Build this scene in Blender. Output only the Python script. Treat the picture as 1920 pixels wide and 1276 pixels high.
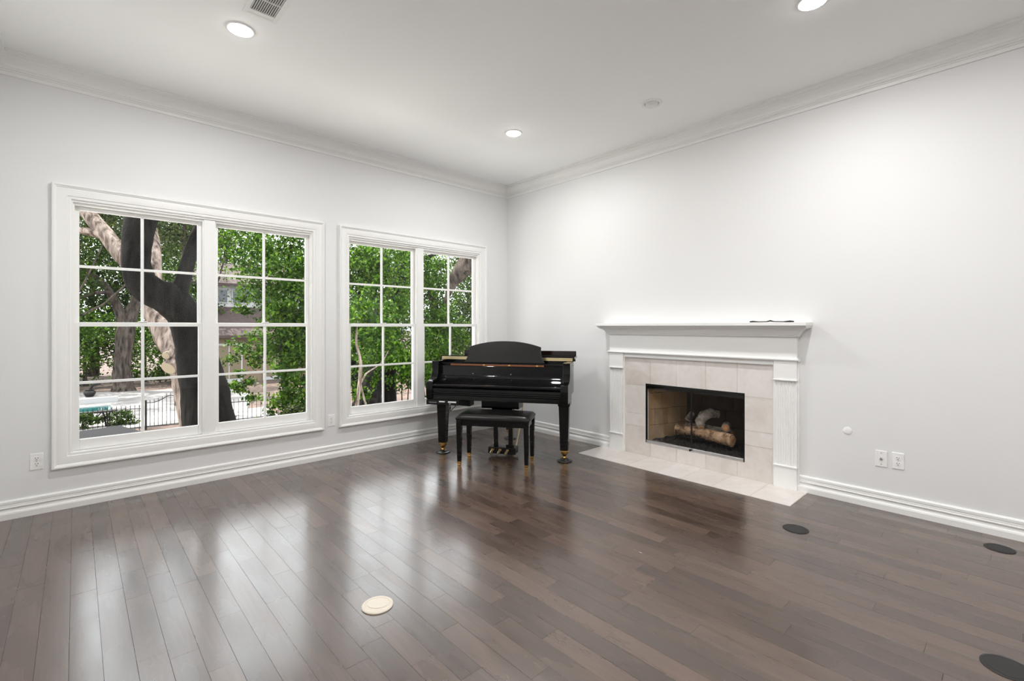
import bpy, bmesh, math, random
import numpy as np
from math import pi, sin, cos, radians

random.seed(7)
RNG = np.random.default_rng(11)
for o in list(bpy.data.objects):
    bpy.data.objects.remove(o)
S = bpy.context.scene
COL = S.collection

# ------------------------------------------------------------------ camera
cam_d = bpy.data.cameras.new('camera')
cam = bpy.data.objects.new('camera', cam_d); COL.objects.link(cam)
cam_d.sensor_fit = 'HORIZONTAL'; cam_d.sensor_width = 36.0
cam_d.lens = 16.575
cam_d.shift_y = -26.0 / 1920.0
cam_d.clip_start = 0.05; cam_d.clip_end = 400
cam.location = (-4.446, -4.902, 1.37)
cam.rotation_euler = (pi / 2, 0, radians(-42.789))
S.camera = cam

# ------------------------------------------------------------------ sky, sun, exposure
SKY = 3.2
SUN = 10.0
LAMP = 20.0
S.view_settings.view_transform = 'Standard'
S.view_settings.look = 'None'
S.view_settings.exposure = 0.52
S.view_settings.gamma = 1.0
S.view_settings.use_curve_mapping = False
S.cycles.use_denoising = True
S.cycles.max_bounces = 14
S.cycles.diffuse_bounces = 8
S.cycles.transparent_max_bounces = 24
S.cycles.sample_clamp_indirect = 8.0
S.cycles.caustics_reflective = False
S.cycles.caustics_refractive = False

w = bpy.data.worlds.new('sky'); S.world = w
w.use_nodes = True
bg = w.node_tree.nodes['Background']
bg.inputs[0].default_value = (0.93, 0.965, 1.0, 1)
bg.inputs[1].default_value = SKY

sd = bpy.data.lights.new('sun', 'SUN'); so = bpy.data.objects.new('sun', sd); COL.objects.link(so)
sd.energy = SUN; sd.angle = radians(0.6); sd.color = (1.0, 0.95, 0.86)
so.location = (-14, 22, 30)
so.rotation_euler = (radians(-31), 0, radians(30))   # high, from the garden side, left of the windows

# ------------------------------------------------------------------ materials
def mat(name, col=(.8, .8, .8), rough=.5, metal=0., spec=.5, coat=0., coat_rough=.05, emit=None, es=0.):
    m = bpy.data.materials.new(name); m.use_nodes = True
    b = m.node_tree.nodes['Principled BSDF']
    b.inputs['Base Color'].default_value = (*col, 1)
    b.inputs['Roughness'].default_value = rough
    b.inputs['Metallic'].default_value = metal
    b.inputs['Specular IOR Level'].default_value = spec
    b.inputs['Coat Weight'].default_value = coat
    b.inputs['Coat Roughness'].default_value = coat_rough
    if emit:
        b.inputs['Emission Color'].default_value = (*emit, 1)
        b.inputs['Emission Strength'].default_value = es
    return m

def N(m, t, **kw):
    n = m.node_tree.nodes.new(t)
    for k, v in kw.items():
        setattr(n, k, v)
    return n

def L(m, a, b):
    m.node_tree.links.new(a, b)

def BS(m):
    return m.node_tree.nodes['Principled BSDF']

def ramp(m, fac, stops):
    r = N(m, 'ShaderNodeValToRGB')
    e = r.color_ramp.elements
    while len(e) < len(stops):
        e.new(0.5)
    for i, (p, c) in enumerate(stops):
        e[i].position = p; e[i].color = (*c, 1)
    L(m, fac, r.inputs[0])
    return r.outputs[0]

def noise(m, scale, detail=3, rough=.5, coord='Object', stretch=None, dist=0.):
    n = N(m, 'ShaderNodeTexNoise')
    n.inputs['Scale'].default_value = scale
    n.inputs['Detail'].default_value = detail
    n.inputs['Roughness'].default_value = rough
    n.inputs['Distortion'].default_value = dist
    if coord == 'Position':
        src = N(m, 'ShaderNodeNewGeometry').outputs['Position']
    else:
        src = N(m, 'ShaderNodeTexCoord').outputs[coord]
    if stretch:
        mp = N(m, 'ShaderNodeMapping'); mp.inputs['Scale'].default_value = stretch
        L(m, src, mp.inputs[0]); src = mp.outputs[0]
    L(m, src, n.inputs['Vector'])
    return n.outputs['Fac']

def bump(m, h, strength=.2, dist=.01, target=None):
    b = N(m, 'ShaderNodeBump')
    b.inputs['Strength'].default_value = strength
    b.inputs['Distance'].default_value = dist
    L(m, h, b.inputs['Height'])
    L(m, b.outputs[0], BS(m).inputs['Normal'])
    return b

M = {}
def paint(name, col, rough):
    m = mat(name, col, rough, spec=.35)
    bump(m, noise(m, 90, 2, coord='Position'), .04, .002)
    M[name] = m
paint('wall_paint', (.765, .768, .765), .55)
paint('ceiling_paint', (.905, .91, .905), .7)
paint('trim_paint', (.84, .84, .825), .32)
M['plate'] = mat('plate_plastic', (.86, .86, .85), .3)
M['slot'] = mat('dark_slot', (.03, .03, .03), .5)
M['black_lacquer'] = mat('black_lacquer', (.003, .003, .0033), .05, spec=.32)
M['black_satin'] = mat('black_satin', (.006, .006, .006), .4, spec=.3)
M['desk_black'] = mat('desk_black', (.008, .008, .008), .25, spec=.4)
M['leather'] = mat('black_leather', (.005, .0045, .0045), .30, spec=.35)
bump(M['leather'], noise(M['leather'], 160, 2), .15, .002)
M['brass'] = mat('brass', (.80, .50, .16), .22, metal=1.)
M['brass_pale'] = mat('brass_pale', (.86, .72, .42), .3, metal=1.)
M['copper'] = mat('copper_wood', (.22, .075, .03), .3)
M['steel'] = mat('steel', (.6, .6, .6), .3, metal=1.)
M['dark_brown'] = mat('dark_brown_lacquer', (.012, .006, .005), .12)
M['rubber'] = mat('rubber', (.006, .006, .006), .3)
M['iron'] = mat('black_iron', (.01, .01, .01), .5, metal=.3)
M['lens'] = mat('lamp_lens', (1, 1, 1), .4, emit=(1, .98, .95), es=14.)
M['cream'] = mat('cream_plastic', (.62, .56, .47), .4)
M['cover_black'] = mat('cover_black', (.012, .012, .012), .55)
M['dark_label'] = mat('label_grey', (.35, .34, .32), .5)
M['clear'] = mat('clear_acrylic', (.8, .8, .8), .05)

# window glass: clear sheet with its mirror reflection
def glass(name, tint, f0=.04, extra=0.):
    m = bpy.data.materials.new(name); m.use_nodes = True
    nt = m.node_tree; nt.nodes.clear()
    out = nt.nodes.new('ShaderNodeOutputMaterial')
    mix = nt.nodes.new('ShaderNodeMixShader')
    tr = nt.nodes.new('ShaderNodeBsdfTransparent'); tr.inputs[0].default_value = (*tint, 1)
    gl = nt.nodes.new('ShaderNodeBsdfGlossy'); gl.inputs['Roughness'].default_value = .01
    gl.inputs[0].default_value = (.9, .9, .9, 1)
    fr = nt.nodes.new('ShaderNodeFresnel'); fr.inputs[0].default_value = 1.35
    nt.links.new(fr.outputs[0], mix.inputs[0])
    nt.links.new(tr.outputs[0], mix.inputs[1]); nt.links.new(gl.outputs[0], mix.inputs[2])
    nt.links.new(mix.outputs[0], out.inputs[0])
    return m
M['glass'] = glass('window_glass', (.97, .98, .97))
M['smoked'] = glass('fire_glass', (.88, .86, .83))

# hardwood: colour per board, grain along the board, satin varnish
m = mat('floor_wood', (.05, .03, .02), .3, spec=.95, coat=.5, coat_rough=.16); M['floor'] = m
at = N(m, 'ShaderNodeAttribute', attribute_name='rnd')
geo = N(m, 'ShaderNodeNewGeometry')
comb = N(m, 'ShaderNodeCombineXYZ')
mul = N(m, 'ShaderNodeMath', operation='MULTIPLY'); mul.inputs[1].default_value = 37.
L(m, at.outputs['Fac'], mul.inputs[0]); L(m, mul.outputs[0], comb.inputs[0]); L(m, mul.outputs[0], comb.inputs[1])
va = N(m, 'ShaderNodeVectorMath', operation='ADD')
L(m, geo.outputs['Position'], va.inputs[0]); L(m, comb.outputs[0], va.inputs[1])
mp = N(m, 'ShaderNodeMapping'); mp.inputs['Scale'].default_value = (26, 1.6, 1)
L(m, va.outputs[0], mp.inputs[0])
g1 = N(m, 'ShaderNodeTexNoise'); g1.inputs['Scale'].default_value = 2.2; g1.inputs['Detail'].default_value = 6; g1.inputs['Roughness'].default_value = .62; g1.inputs['Distortion'].default_value = .6
L(m, mp.outputs[0], g1.inputs['Vector'])
mp2 = N(m, 'ShaderNodeMapping'); mp2.inputs['Scale'].default_value = (6, 1.4, 1)
L(m, va.outputs[0], mp2.inputs[0])
g2 = N(m, 'ShaderNodeTexNoise'); g2.inputs['Scale'].default_value = 1.5; g2.inputs['Detail'].default_value = 3
L(m, mp2.outputs[0], g2.inputs['Vector'])
def mth(m, op, a, b):
    n = N(m, 'ShaderNodeMath', operation=op)
    for i, x in enumerate((a, b)):
        if isinstance(x, (int, float)): n.inputs[i].default_value = x
        else: L(m, x, n.inputs[i])
    return n.outputs[0]
tone = mth(m, 'ADD', mth(m, 'MULTIPLY', at.outputs['Fac'], .26), mth(m, 'ADD', mth(m, 'MULTIPLY', g1.outputs['Fac'], .40), mth(m, 'MULTIPLY', g2.outputs['Fac'], .40)))
c = ramp(m, tone, [(.25, (.027, .0145, .0095)), (.50, (.066, .039, .027)), (.68, (.102, .063, .044)), (.9, (.15, .098, .070))])
L(m, c, BS(m).inputs['Base Color'])
rr = mth(m, 'ADD', .17, mth(m, 'MULTIPLY', g2.outputs['Fac'], .22))
L(m, rr, BS(m).inputs['Roughness'])
bump(m, g1.outputs['Fac'], .05, .002)
M['joint'] = mat('floor_joint', (.008, .006, .005), .7)

def stone(name, c0, c1, scale, rough):
    m = mat(name, c0, rough)
    at = N(m, 'ShaderNodeAttribute', attribute_name='rnd')
    n1 = noise(m, scale, 5, .6, 'Position', dist=1.2)
    n2 = noise(m, scale * 6, 4, .6, 'Position')
    t = mth(m, 'ADD', mth(m, 'MULTIPLY', n1, .6), mth(m, 'ADD', mth(m, 'MULTIPLY', n2, .3), mth(m, 'MULTIPLY', at.outputs['Fac'], .25)))
    L(m, ramp(m, t, [(.35, c0), (.75, c1)]), BS(m).inputs['Base Color'])
    M[name] = m
stone('tile', (.62, .565, .525), (.76, .725, .695), 4, .28)
M['grout'] = mat('grout', (.66, .62, .57), .8)
stone('firebrick', (.36, .235, .13), (.50, .35, .205), 5, .85)
stone('sooty_brick', (.010, .008, .006), (.06, .036, .02), 3, .85)
M['soot'] = mat('soot', (.010, .009, .008), .9)
stone('ember', (.004, .004, .004), (.02, .02, .02), 30, .7)

def logmat(name, c0, c1, c2):
    m = mat(name, c1, .85)
    n1 = noise(m, 9, 5, .65, 'Object', (1, 1, 1), .5)
    L(m, ramp(m, n1, [(.36, c0), (.5, c1), (.68, c2)]), BS(m).inputs['Base Color'])
    bump(m, noise(m, 40, 4), .6, .01)
    M[name] = m
logmat('log_tan', (.05, .03, .02), (.42, .27, .17), (.62, .47, .34))
logmat('log_ash', (.04, .035, .03), (.30, .27, .24), (.55, .50, .45))
M['log_end'] = mat('log_end', (.55, .24, .10), .8)
M['log_ring'] = mat('log_ring', (.56, .38, .22), .8)

def bark(name, c0, c1, scale, bs):
    m = mat(name, c0, .95, spec=.05)
    n1 = noise(m, scale, 3, .6, 'Position', (1.6, 1.6, .35), .4)
    L(m, ramp(m, n1, [(.32, c0), (.66, c1)]), BS(m).inputs['Base Color'])
    bump(m, n1, bs, .05)
    M[name] = m
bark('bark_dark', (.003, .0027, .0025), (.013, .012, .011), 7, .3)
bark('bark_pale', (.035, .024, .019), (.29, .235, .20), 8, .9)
bark('bark_grey', (.012, .009, .008), (.10, .083, .07), 5, .9)
M['cut_wood'] = mat('cut_wood', (.23, .19, .13), .9)

def leafmat(name, stops, trans=.45):
    m = bpy.data.materials.new(name); m.use_nodes = True
    nt = m.node_tree; nt.nodes.clear()
    out = nt.nodes.new('ShaderNodeOutputMaterial')
    at = N(m, 'ShaderNodeAttribute', attribute_name='rnd')
    c = ramp(m, at.outputs['Fac'], stops)
    d = nt.nodes.new('ShaderNodeBsdfPrincipled'); d.inputs['Roughness'].default_value = .5; d.inputs['Specular IOR Level'].default_value = .18
    L(m, c, d.inputs['Base Color'])
    t = nt.nodes.new('ShaderNodeBsdfTranslucent')
    L(m, c, t.inputs[0])
    mix = nt.nodes.new('ShaderNodeMixShader'); mix.inputs[0].default_value = trans
    L(m, d.outputs[0], mix.inputs[1]); L(m, t.outputs[0], mix.inputs[2]); L(m, mix.outputs[0], out.inputs[0])
    M[name] = m
leafmat('leaf_bright', [(0, (.006, .022, .001)), (.5, (.031, .086, .004)), (1, (.115, .215, .016))])
leafmat('leaf_mid', [(0, (.004, .014, .0015)), (.5, (.020, .050, .004)), (1, (.075, .125, .014))])
leafmat('leaf_olive', [(0, (.008, .016, .005)), (.5, (.028, .042, .012)), (1, (.085, .105, .033))])
leafmat('leaf_red', [(0, (.25, .01, .015)), (1, (.6, .06, .08))])

m = mat('mulch', (.05, .035, .028), .95); M['mulch'] = m
n1 = noise(m, 1.2, 6, .7, 'Position'); L(m, ramp(m, n1, [(.35, (.03, .02, .016)), (.7, (.15, .10, .08))]), BS(m).inputs['Base Color'])
m = mat('deck', (.6, .57, .54), .8); M['deck'] = m
n1 = noise(m, .9, 5, .6, 'Position'); L(m, ramp(m, n1, [(.3, (.13, .12, .12)), (.7, (.27, .255, .245))]), BS(m).inputs['Base Color'])
M['bounce_stone'] = mat('bounce_stone', (.80, .79, .77), .8)  # kept pale so the added paving bounces light indoors
M['water'] = mat('pool_water', (.015, .08, .085), .06)
M['stucco_white'] = mat('stucco_white', (.36, .36, .36), .8)
M['stucco_beige'] = mat('stucco_beige', (.16, .115, .075), .8)
m = mat('roof_tile', (.16, .09, .08), .85); M['roof_tile'] = m
n1 = noise(m, 5, 4, .6, 'Position', (1, 1, 3)); L(m, ramp(m, n1, [(.3, (.018, .012, .011)), (.7, (.07, .045, .04))]), BS(m).inputs['Base Color'])
M['dark_glass'] = mat('dark_glass', (.02, .03, .035), .08)
M['curtain'] = mat('curtain', (.13, .10, .06), .6)
M['pier_brick'] = mat('pier_brick', (.30, .12, .08), .9)
M['grey_stone'] = mat('grey_stone', (.018, .018, .020), .95, spec=.1)
M['roofing'] = mat('roofing', (.12, .11, .10), .9)

# ------------------------------------------------------------------ mesh helpers
ROOTLOC = {}

class MB:
    def __init__(s):
        s.v = []; s.f = []; s.mi = []; s.r = []
        s.cur = 0; s.rnd = 0.5
    def add(s, verts, faces):
        b = len(s.v); s.v += [tuple(map(float, p)) for p in verts]
        for f in faces:
            s.f.append([b + i for i in f]); s.mi.append(s.cur); s.r.append(s.rnd)
        return s
    def box(s, x0, x1, y0, y1, z0, z1):
        x0, x1 = min(x0, x1), max(x0, x1); y0, y1 = min(y0, y1), max(y0, y1); z0, z1 = min(z0, z1), max(z0, z1)
        v = [(x0, y0, z0), (x1, y0, z0), (x1, y1, z0), (x0, y1, z0), (x0, y0, z1), (x1, y0, z1), (x1, y1, z1), (x0, y1, z1)]
        return s.add(v, [(0, 3, 2, 1), (4, 5, 6, 7), (0, 1, 5, 4), (1, 2, 6, 5), (2, 3, 7, 6), (3, 0, 4, 7)])
    def extr(s, poly, A, B):
        n = len(poly)
        v = [A(*p) for p in poly] + [B(*p) for p in poly]
        f = [tuple(range(n))[::-1], tuple(range(n, 2 * n))]
        f += [(i, (i + 1) % n, n + (i + 1) % n, n + i) for i in range(n)]
        return s.add(v, f)
    def ex_x(s, poly, x0, x1): return s.extr(poly, lambda p, q: (x0, p, q), lambda p, q: (x1, p, q))
    def ex_y(s, poly, y0, y1): return s.extr(poly, lambda p, q: (p, y0, q), lambda p, q: (p, y1, q))
    def ex_z(s, poly, z0, z1): return s.extr(poly, lambda p, q: (p, q, z0), lambda p, q: (p, q, z1))
    def lathe(s, prof, c=(0, 0, 0), n=24, axis='z'):
        v = []; f = []
        k = len(prof)
        for i in range(n):
            a = 2 * pi * i / n
            for r, h in prof:
                p = {'z': (r * cos(a), r * sin(a), h), 'x': (h, r * cos(a), r * sin(a)), 'y': (r * sin(a), h, r * cos(a))}[axis]
                v.append((c[0] + p[0], c[1] + p[1], c[2] + p[2]))
        for i in range(n):
            j = (i + 1) % n
            for q in range(k - 1):
                f.append((i * k + q, j * k + q, j * k + q + 1, i * k + q + 1))
        if prof[0][0] > 1e-6: f.append(tuple(i * k for i in range(n))[::-1])
        if prof[-1][0] > 1e-6: f.append(tuple(i * k + k - 1 for i in range(n)))
        return s.add(v, f)
    def tube(s, pts, rad, n=10, wob=0., cap=True, seed=0):
        P = [np.array(p, float) for p in pts]
        if isinstance(rad, (int, float)): rad = [rad] * len(P)
        rs = np.random.default_rng(seed)
        up = np.array([.13, .21, .97]); v = []; f = []
        prev = None
        ph = rs.uniform(0, 6.28, 4)
        for i, p in enumerate(P):
            t = P[min(i + 1, len(P) - 1)] - P[max(i - 1, 0)]
            t /= (np.linalg.norm(t) + 1e-9)
            a = prev if prev is not None else np.cross(t, up if abs(t @ up) < .9 else np.array([1., .1, 0]))
            a = a - t * (a @ t); a /= (np.linalg.norm(a) + 1e-9); prev = a
            b = np.cross(t, a)
            for j in range(n):
                th = 2 * pi * j / n
                r = rad[i] * (1 + wob * (sin(3 * th + ph[0] + i * .5) + .6 * sin(5 * th + ph[1] - i * .8)) + (rs.uniform(-wob, wob) if wob else 0))
                v.append(p + r * (cos(th) * a + sin(th) * b))
        for i in range(len(P) - 1):
            for j in range(n):
                k = (j + 1) % n
                f.append((i * n + j, i * n + k, (i + 1) * n + k, (i + 1) * n + j))
        if cap:
            f.append(tuple(range(n))[::-1]); f.append(tuple(range((len(P) - 1) * n, len(P) * n)))
        return s.add(v, f)
    def frame(s, x0, x1, z0, z1, prof, y=0.):
        """picture frame with mitred corners on a wall facing -y; prof = closed list of (inset, depth towards the room)"""
        k = len(prof); v = []
        for sx, sz in ((0, 0), (1, 0), (1, 1), (0, 1)):
            for o, h in prof:
                v.append((x0 + o if sx == 0 else x1 - o, y - h, z0 + o if sz == 0 else z1 - o))
        f = []
        for c in range(4):
            d = (c + 1) % 4
            for q in range(k):
                r = (q + 1) % k
                f.append((c * k + q, d * k + q, d * k + r, c * k + r))
        return s.add(v, f)
    def build(s, name, mats, parent=None, smooth=None, bev=0., world=True, label=None, cat=None, group=None, kind=None, recentre=True):
        V = np.array(s.v, float)
        off = np.zeros(3); root = parent
        if parent is not None:
            while root.parent is not None: root = root.parent
            if world: off = np.array(ROOTLOC.get(root.name, (0, 0, 0)), float)
        elif recentre:
            mn, mx = V.min(0), V.max(0)
            off = np.array([(mn[0] + mx[0]) / 2, (mn[1] + mx[1]) / 2, mn[2]])
        me = bpy.data.meshes.new(name)
        me.from_pydata([tuple(p) for p in (V - off)], [], s.f)
        if not isinstance(mats, (list, tuple)): mats = [mats]
        for q in mats: me.materials.append(M[q])
        me.polygons.foreach_set('material_index', s.mi)
        a = me.attributes.new('rnd', 'FLOAT', 'FACE'); a.data.foreach_set('value', s.r)
        bm = bmesh.new(); bm.from_mesh(me); bmesh.ops.recalc_face_normals(bm, faces=bm.faces); bm.to_mesh(me); bm.free()
        if smooth is not None:
            me.polygons.foreach_set('use_smooth', [True] * len(me.polygons))
            me.set_sharp_from_angle(angle=radians(smooth))
        me.update()
        o = bpy.data.objects.new(name, me); COL.objects.link(o)
        if parent is not None: o.parent = parent
        elif recentre:
            o.location = off; ROOTLOC[o.name] = tuple(off)
        if bev:
            b = o.modifiers.new('edge', 'BEVEL'); b.width = bev; b.segments = 2; b.limit_method = 'ANGLE'; b.angle_limit = radians(35)
        tag(o, label, cat, group, kind)
        return o

def tag(o, label=None, cat=None, group=None, kind=None):
    if label: o['label'] = label
    if cat: o['category'] = cat
    if group: o['group'] = group
    if kind: o['kind'] = kind
    return o

def thing(name, label=None, cat=None, loc=(0, 0, 0), rz=0., group=None, kind=None):
    o = bpy.data.objects.new(name, None); COL.objects.link(o)
    o.empty_display_size = .1
    o.location = loc; o.rotation_euler = (0, 0, rz)
    ROOTLOC[o.name] = tuple(loc)
    return tag(o, label, cat, group, kind)

def B(*a): return MB().box(*a)

# ------------------------------------------------------------------ room shell
XW, YS, H = -4.93, -7.6, 3.30           # west wall, south wall, ceiling height
OPEN = [(-4.4735, -2.6685), (-2.3025, -0.4975)]   # the two window openings
OZ0, OZ1 = 0.40, 2.335
FB = (-3.205, -2.195, 0.145, 0.768)     # firebox opening on the east wall (y0, y1, z0, z1)

b = MB()
xs = [XW - .2, OPEN[0][0], OPEN[0][1], OPEN[1][0], OPEN[1][1], .2]
for i in range(5):
    if i in (1, 3):
        b.box(xs[i], xs[i + 1], 0, .16, -.05, OZ0); b.box(xs[i], xs[i + 1], 0, .16, OZ1, H + .1)
    else:
        b.box(xs[i], xs[i + 1], 0, .16, -.05, H + .1)
b.build('wall_north', 'wall_paint', kind='structure')
b = MB()
b.box(0, .16, YS - .2, FB[0], -.05, H + .1); b.box(0, .16, FB[1], 0, -.05, H + .1)
b.box(0, .16, FB[0], FB[1], -.05, FB[2]); b.box(0, .16, FB[0], FB[1], FB[3], H + .1)
b.build('wall_east', 'wall_paint', kind='structure')
B(XW - .16, XW, YS - .2, 0, -.05, H + .1).build('wall_west', 'wall_paint', kind='structure')
B(XW - .16, .16, YS - .16, YS, -.05, H + .1).build('wall_south', 'wall_paint', kind='structure')
B(XW - .16, .16, YS - .16, .16, H, H + .12).build('ceiling', 'ceiling_paint', kind='structure')

# roof and lower storey of the house this room belongs to
b = MB(); b.ex_x([(-8.4, H + .13), (2.05, H + .13), (2.05, H + .28), (-3.8, H + 2.2), (-8.4, H + .28)], XW - 5.0, 2.6)  # unseen deep overhang on the garden side, added to keep sun out
b.build('roof', 'roofing', kind='structure')
B(XW - 4.6, .16, YS - .16, .16, -2.45, -.08).build('house_base', 'stucco_beige', kind='structure')

# crown moulding
CR = [(0, 3.155), (.012, 3.155), (.014, 3.178), (.022, 3.182), (.024, 3.188), (.040, 3.192), (.042, 3.199), (.052, 3.203), (.058, 3.222),
      (.074, 3.245), (.094, 3.260), (.098, 3.268), (.108, 3.270), (.110, 3.278), (.122, 3.282), (.124, 3.3), (0, 3.3)]
b = MB(); b.extr(CR, lambda o, z: (XW + o, -o, z), lambda o, z: (-o, -o, z)); b.build('trim_1', 'trim_paint', kind='structure')
b = MB(); b.extr(CR, lambda o, z: (-o, -o, z), lambda o, z: (-o, YS + o, z)); b.build('trim_2', 'trim_paint', kind='structure')
b = MB(); b.extr(CR, lambda o, z: (XW + o, YS + o, z), lambda o, z: (XW + o, -o, z)); b.build('trim_3', 'trim_paint', kind='structure')
b = MB(); b.extr(CR, lambda o, z: (-o, YS + o, z), lambda o, z: (XW + o, YS + o, z)); b.build('trim_4', 'trim_paint', kind='structure')

# baseboards
BBp = [(0, 0), (.024, 0), (.024, .040), (.020, .050), (.013, .056), (.011, .068), (.017, .078), (.019, .084), (.014, .087), (.014, .100), (.010, .103),
       (.015, .108), (.015, .124), (.009, .132), (0, .134)]
b = MB(); b.extr(BBp, lambda o, z: (XW + o, -o, z), lambda o, z: (-o, -o, z)); b.build('baseboard_north', 'trim_paint', kind='structure')
b = MB(); b.extr(BBp, lambda o, z: (-o, -o, z), lambda o, z: (-o, -1.765, z)); b.extr(BBp, lambda o, z: (-o, -3.632, z), lambda o, z: (-o, YS + o, z))
b.build('baseboard_east', 'trim_paint', kind='structure')
b = MB(); b.extr(BBp, lambda o, z: (XW + o, YS + o, z), lambda o, z: (XW + o, -o, z)); b.build('baseboard_west', 'trim_paint', kind='structure')
b = MB(); b.extr(BBp, lambda o, z: (-o, YS + o, z), lambda o, z: (XW + o, YS + o, z)); b.build('baseboard_south', 'trim_paint', kind='structure')

# ------------------------------------------------------------------ floor boards
floor = thing('floor', loc=(0, 0, 0), kind='structure')
B(XW - .16, .16, YS - .16, .16, -.08, -.010).build('subfloor', 'joint', floor)
PW = .1015
HX, HY0, HY1 = -.45, -3.705, -1.640       # hearth footprint
camF = np.array([.6792, .7339]); camR = np.array([.7339, -.6792])
def score(x0, x1, y0, y1):
    """how large the board shows in the photograph (0 when outside the frame)"""
    A = 0.
    for fx in (.1, .5, .9):
        for fy in np.linspace(.05, .95, 7):
            d = np.array([x0 + (x1 - x0) * fx + 4.446, y0 + (y1 - y0) * fy + 4.902]); z = d @ camF
            if z < .6: continue
            u = 960 + 884 * (d @ camR) / z; v = 612 + 884 * 1.37 / z
            if -20 < u < 1940 and v < 1290: A += 1. / (z ** 3)
    return A * (x1 - x0) * (y1 - y0)
boards = []
rb = random.Random(5)
ncol = int(4.93 / PW) + 1
for k in range(ncol):
    x1 = -k * PW; x0 = max(-(k + 1) * PW, XW)
    if x1 - x0 < .01: continue
    y = 0.0 - rb.uniform(0, .01)
    first = True
    while y > YS:
        ln = rb.choice([.35, .5, .6, .75, .9, 1.05, 1.2, 1.35]) * rb.uniform(.92, 1.1)
        if first: ln *= rb.uniform(.35, 1); first = False
        yn = max(y - ln, YS)
        if yn - YS < .15: yn = YS
        segs = [(x0, x1, yn, y)]
        if x1 > HX:                        # boards stop at the hearth frame
            segs = []
            top, bot = HY1 + PW, HY0 - PW
            if y > top: segs.append((x0, x1, max(yn, top), y))
            if yn < bot: segs.append((x0, x1, yn, min(y, bot)))
            if x0 < HX and yn < top and y > bot: segs.append((x0, HX, max(yn, bot), min(y, top)))
        for sg in segs:
            if sg[3] - sg[2] > .02 and sg[1] - sg[0] > .004: boards.append((*sg, rb.random()))
        y = yn
boards.append((HX, 0, HY0 - PW, HY0, .55)); boards.append((HX, 0, HY1, HY1 + PW, .4))
boards.sort(key=lambda q: -score(*q[:4]))
def board_into(b, q):
    x0, x1, y0, y1, r = q
    g = .0004; c = .0003; x0 += g; x1 -= g; y0 += g; y1 -= g
    dz = (r * 7.3 % 1 - .5) * .0005
    b.rnd = r
    b.add([(x0, y0, -.011), (x1, y0, -.011), (x1, y1, -.011), (x0, y1, -.011),
           (x0, y0, -c), (x1, y0, -c), (x1, y1, -c), (x0, y1, -c),
           (x0 + c, y0 + c, dz), (x1 - c, y0 + c, dz), (x1 - c, y1 - c, dz), (x0 + c, y1 - c, dz)],
          [(0, 1, 5, 4), (1, 2, 6, 5), (2, 3, 7, 6), (3, 0, 4, 7), (4, 5, 9, 8), (5, 6, 10, 9), (6, 7, 11, 10), (7, 4, 8, 11), (8, 9, 10, 11)])
for q in boards[:298]:
    b = MB(); board_into(b, q); b.build('plank', 'floor', floor)
b = MB()
for q in boards[298:]: board_into(b, q)
b.build('plank_rest', 'floor', floor, kind='stuff')

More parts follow.
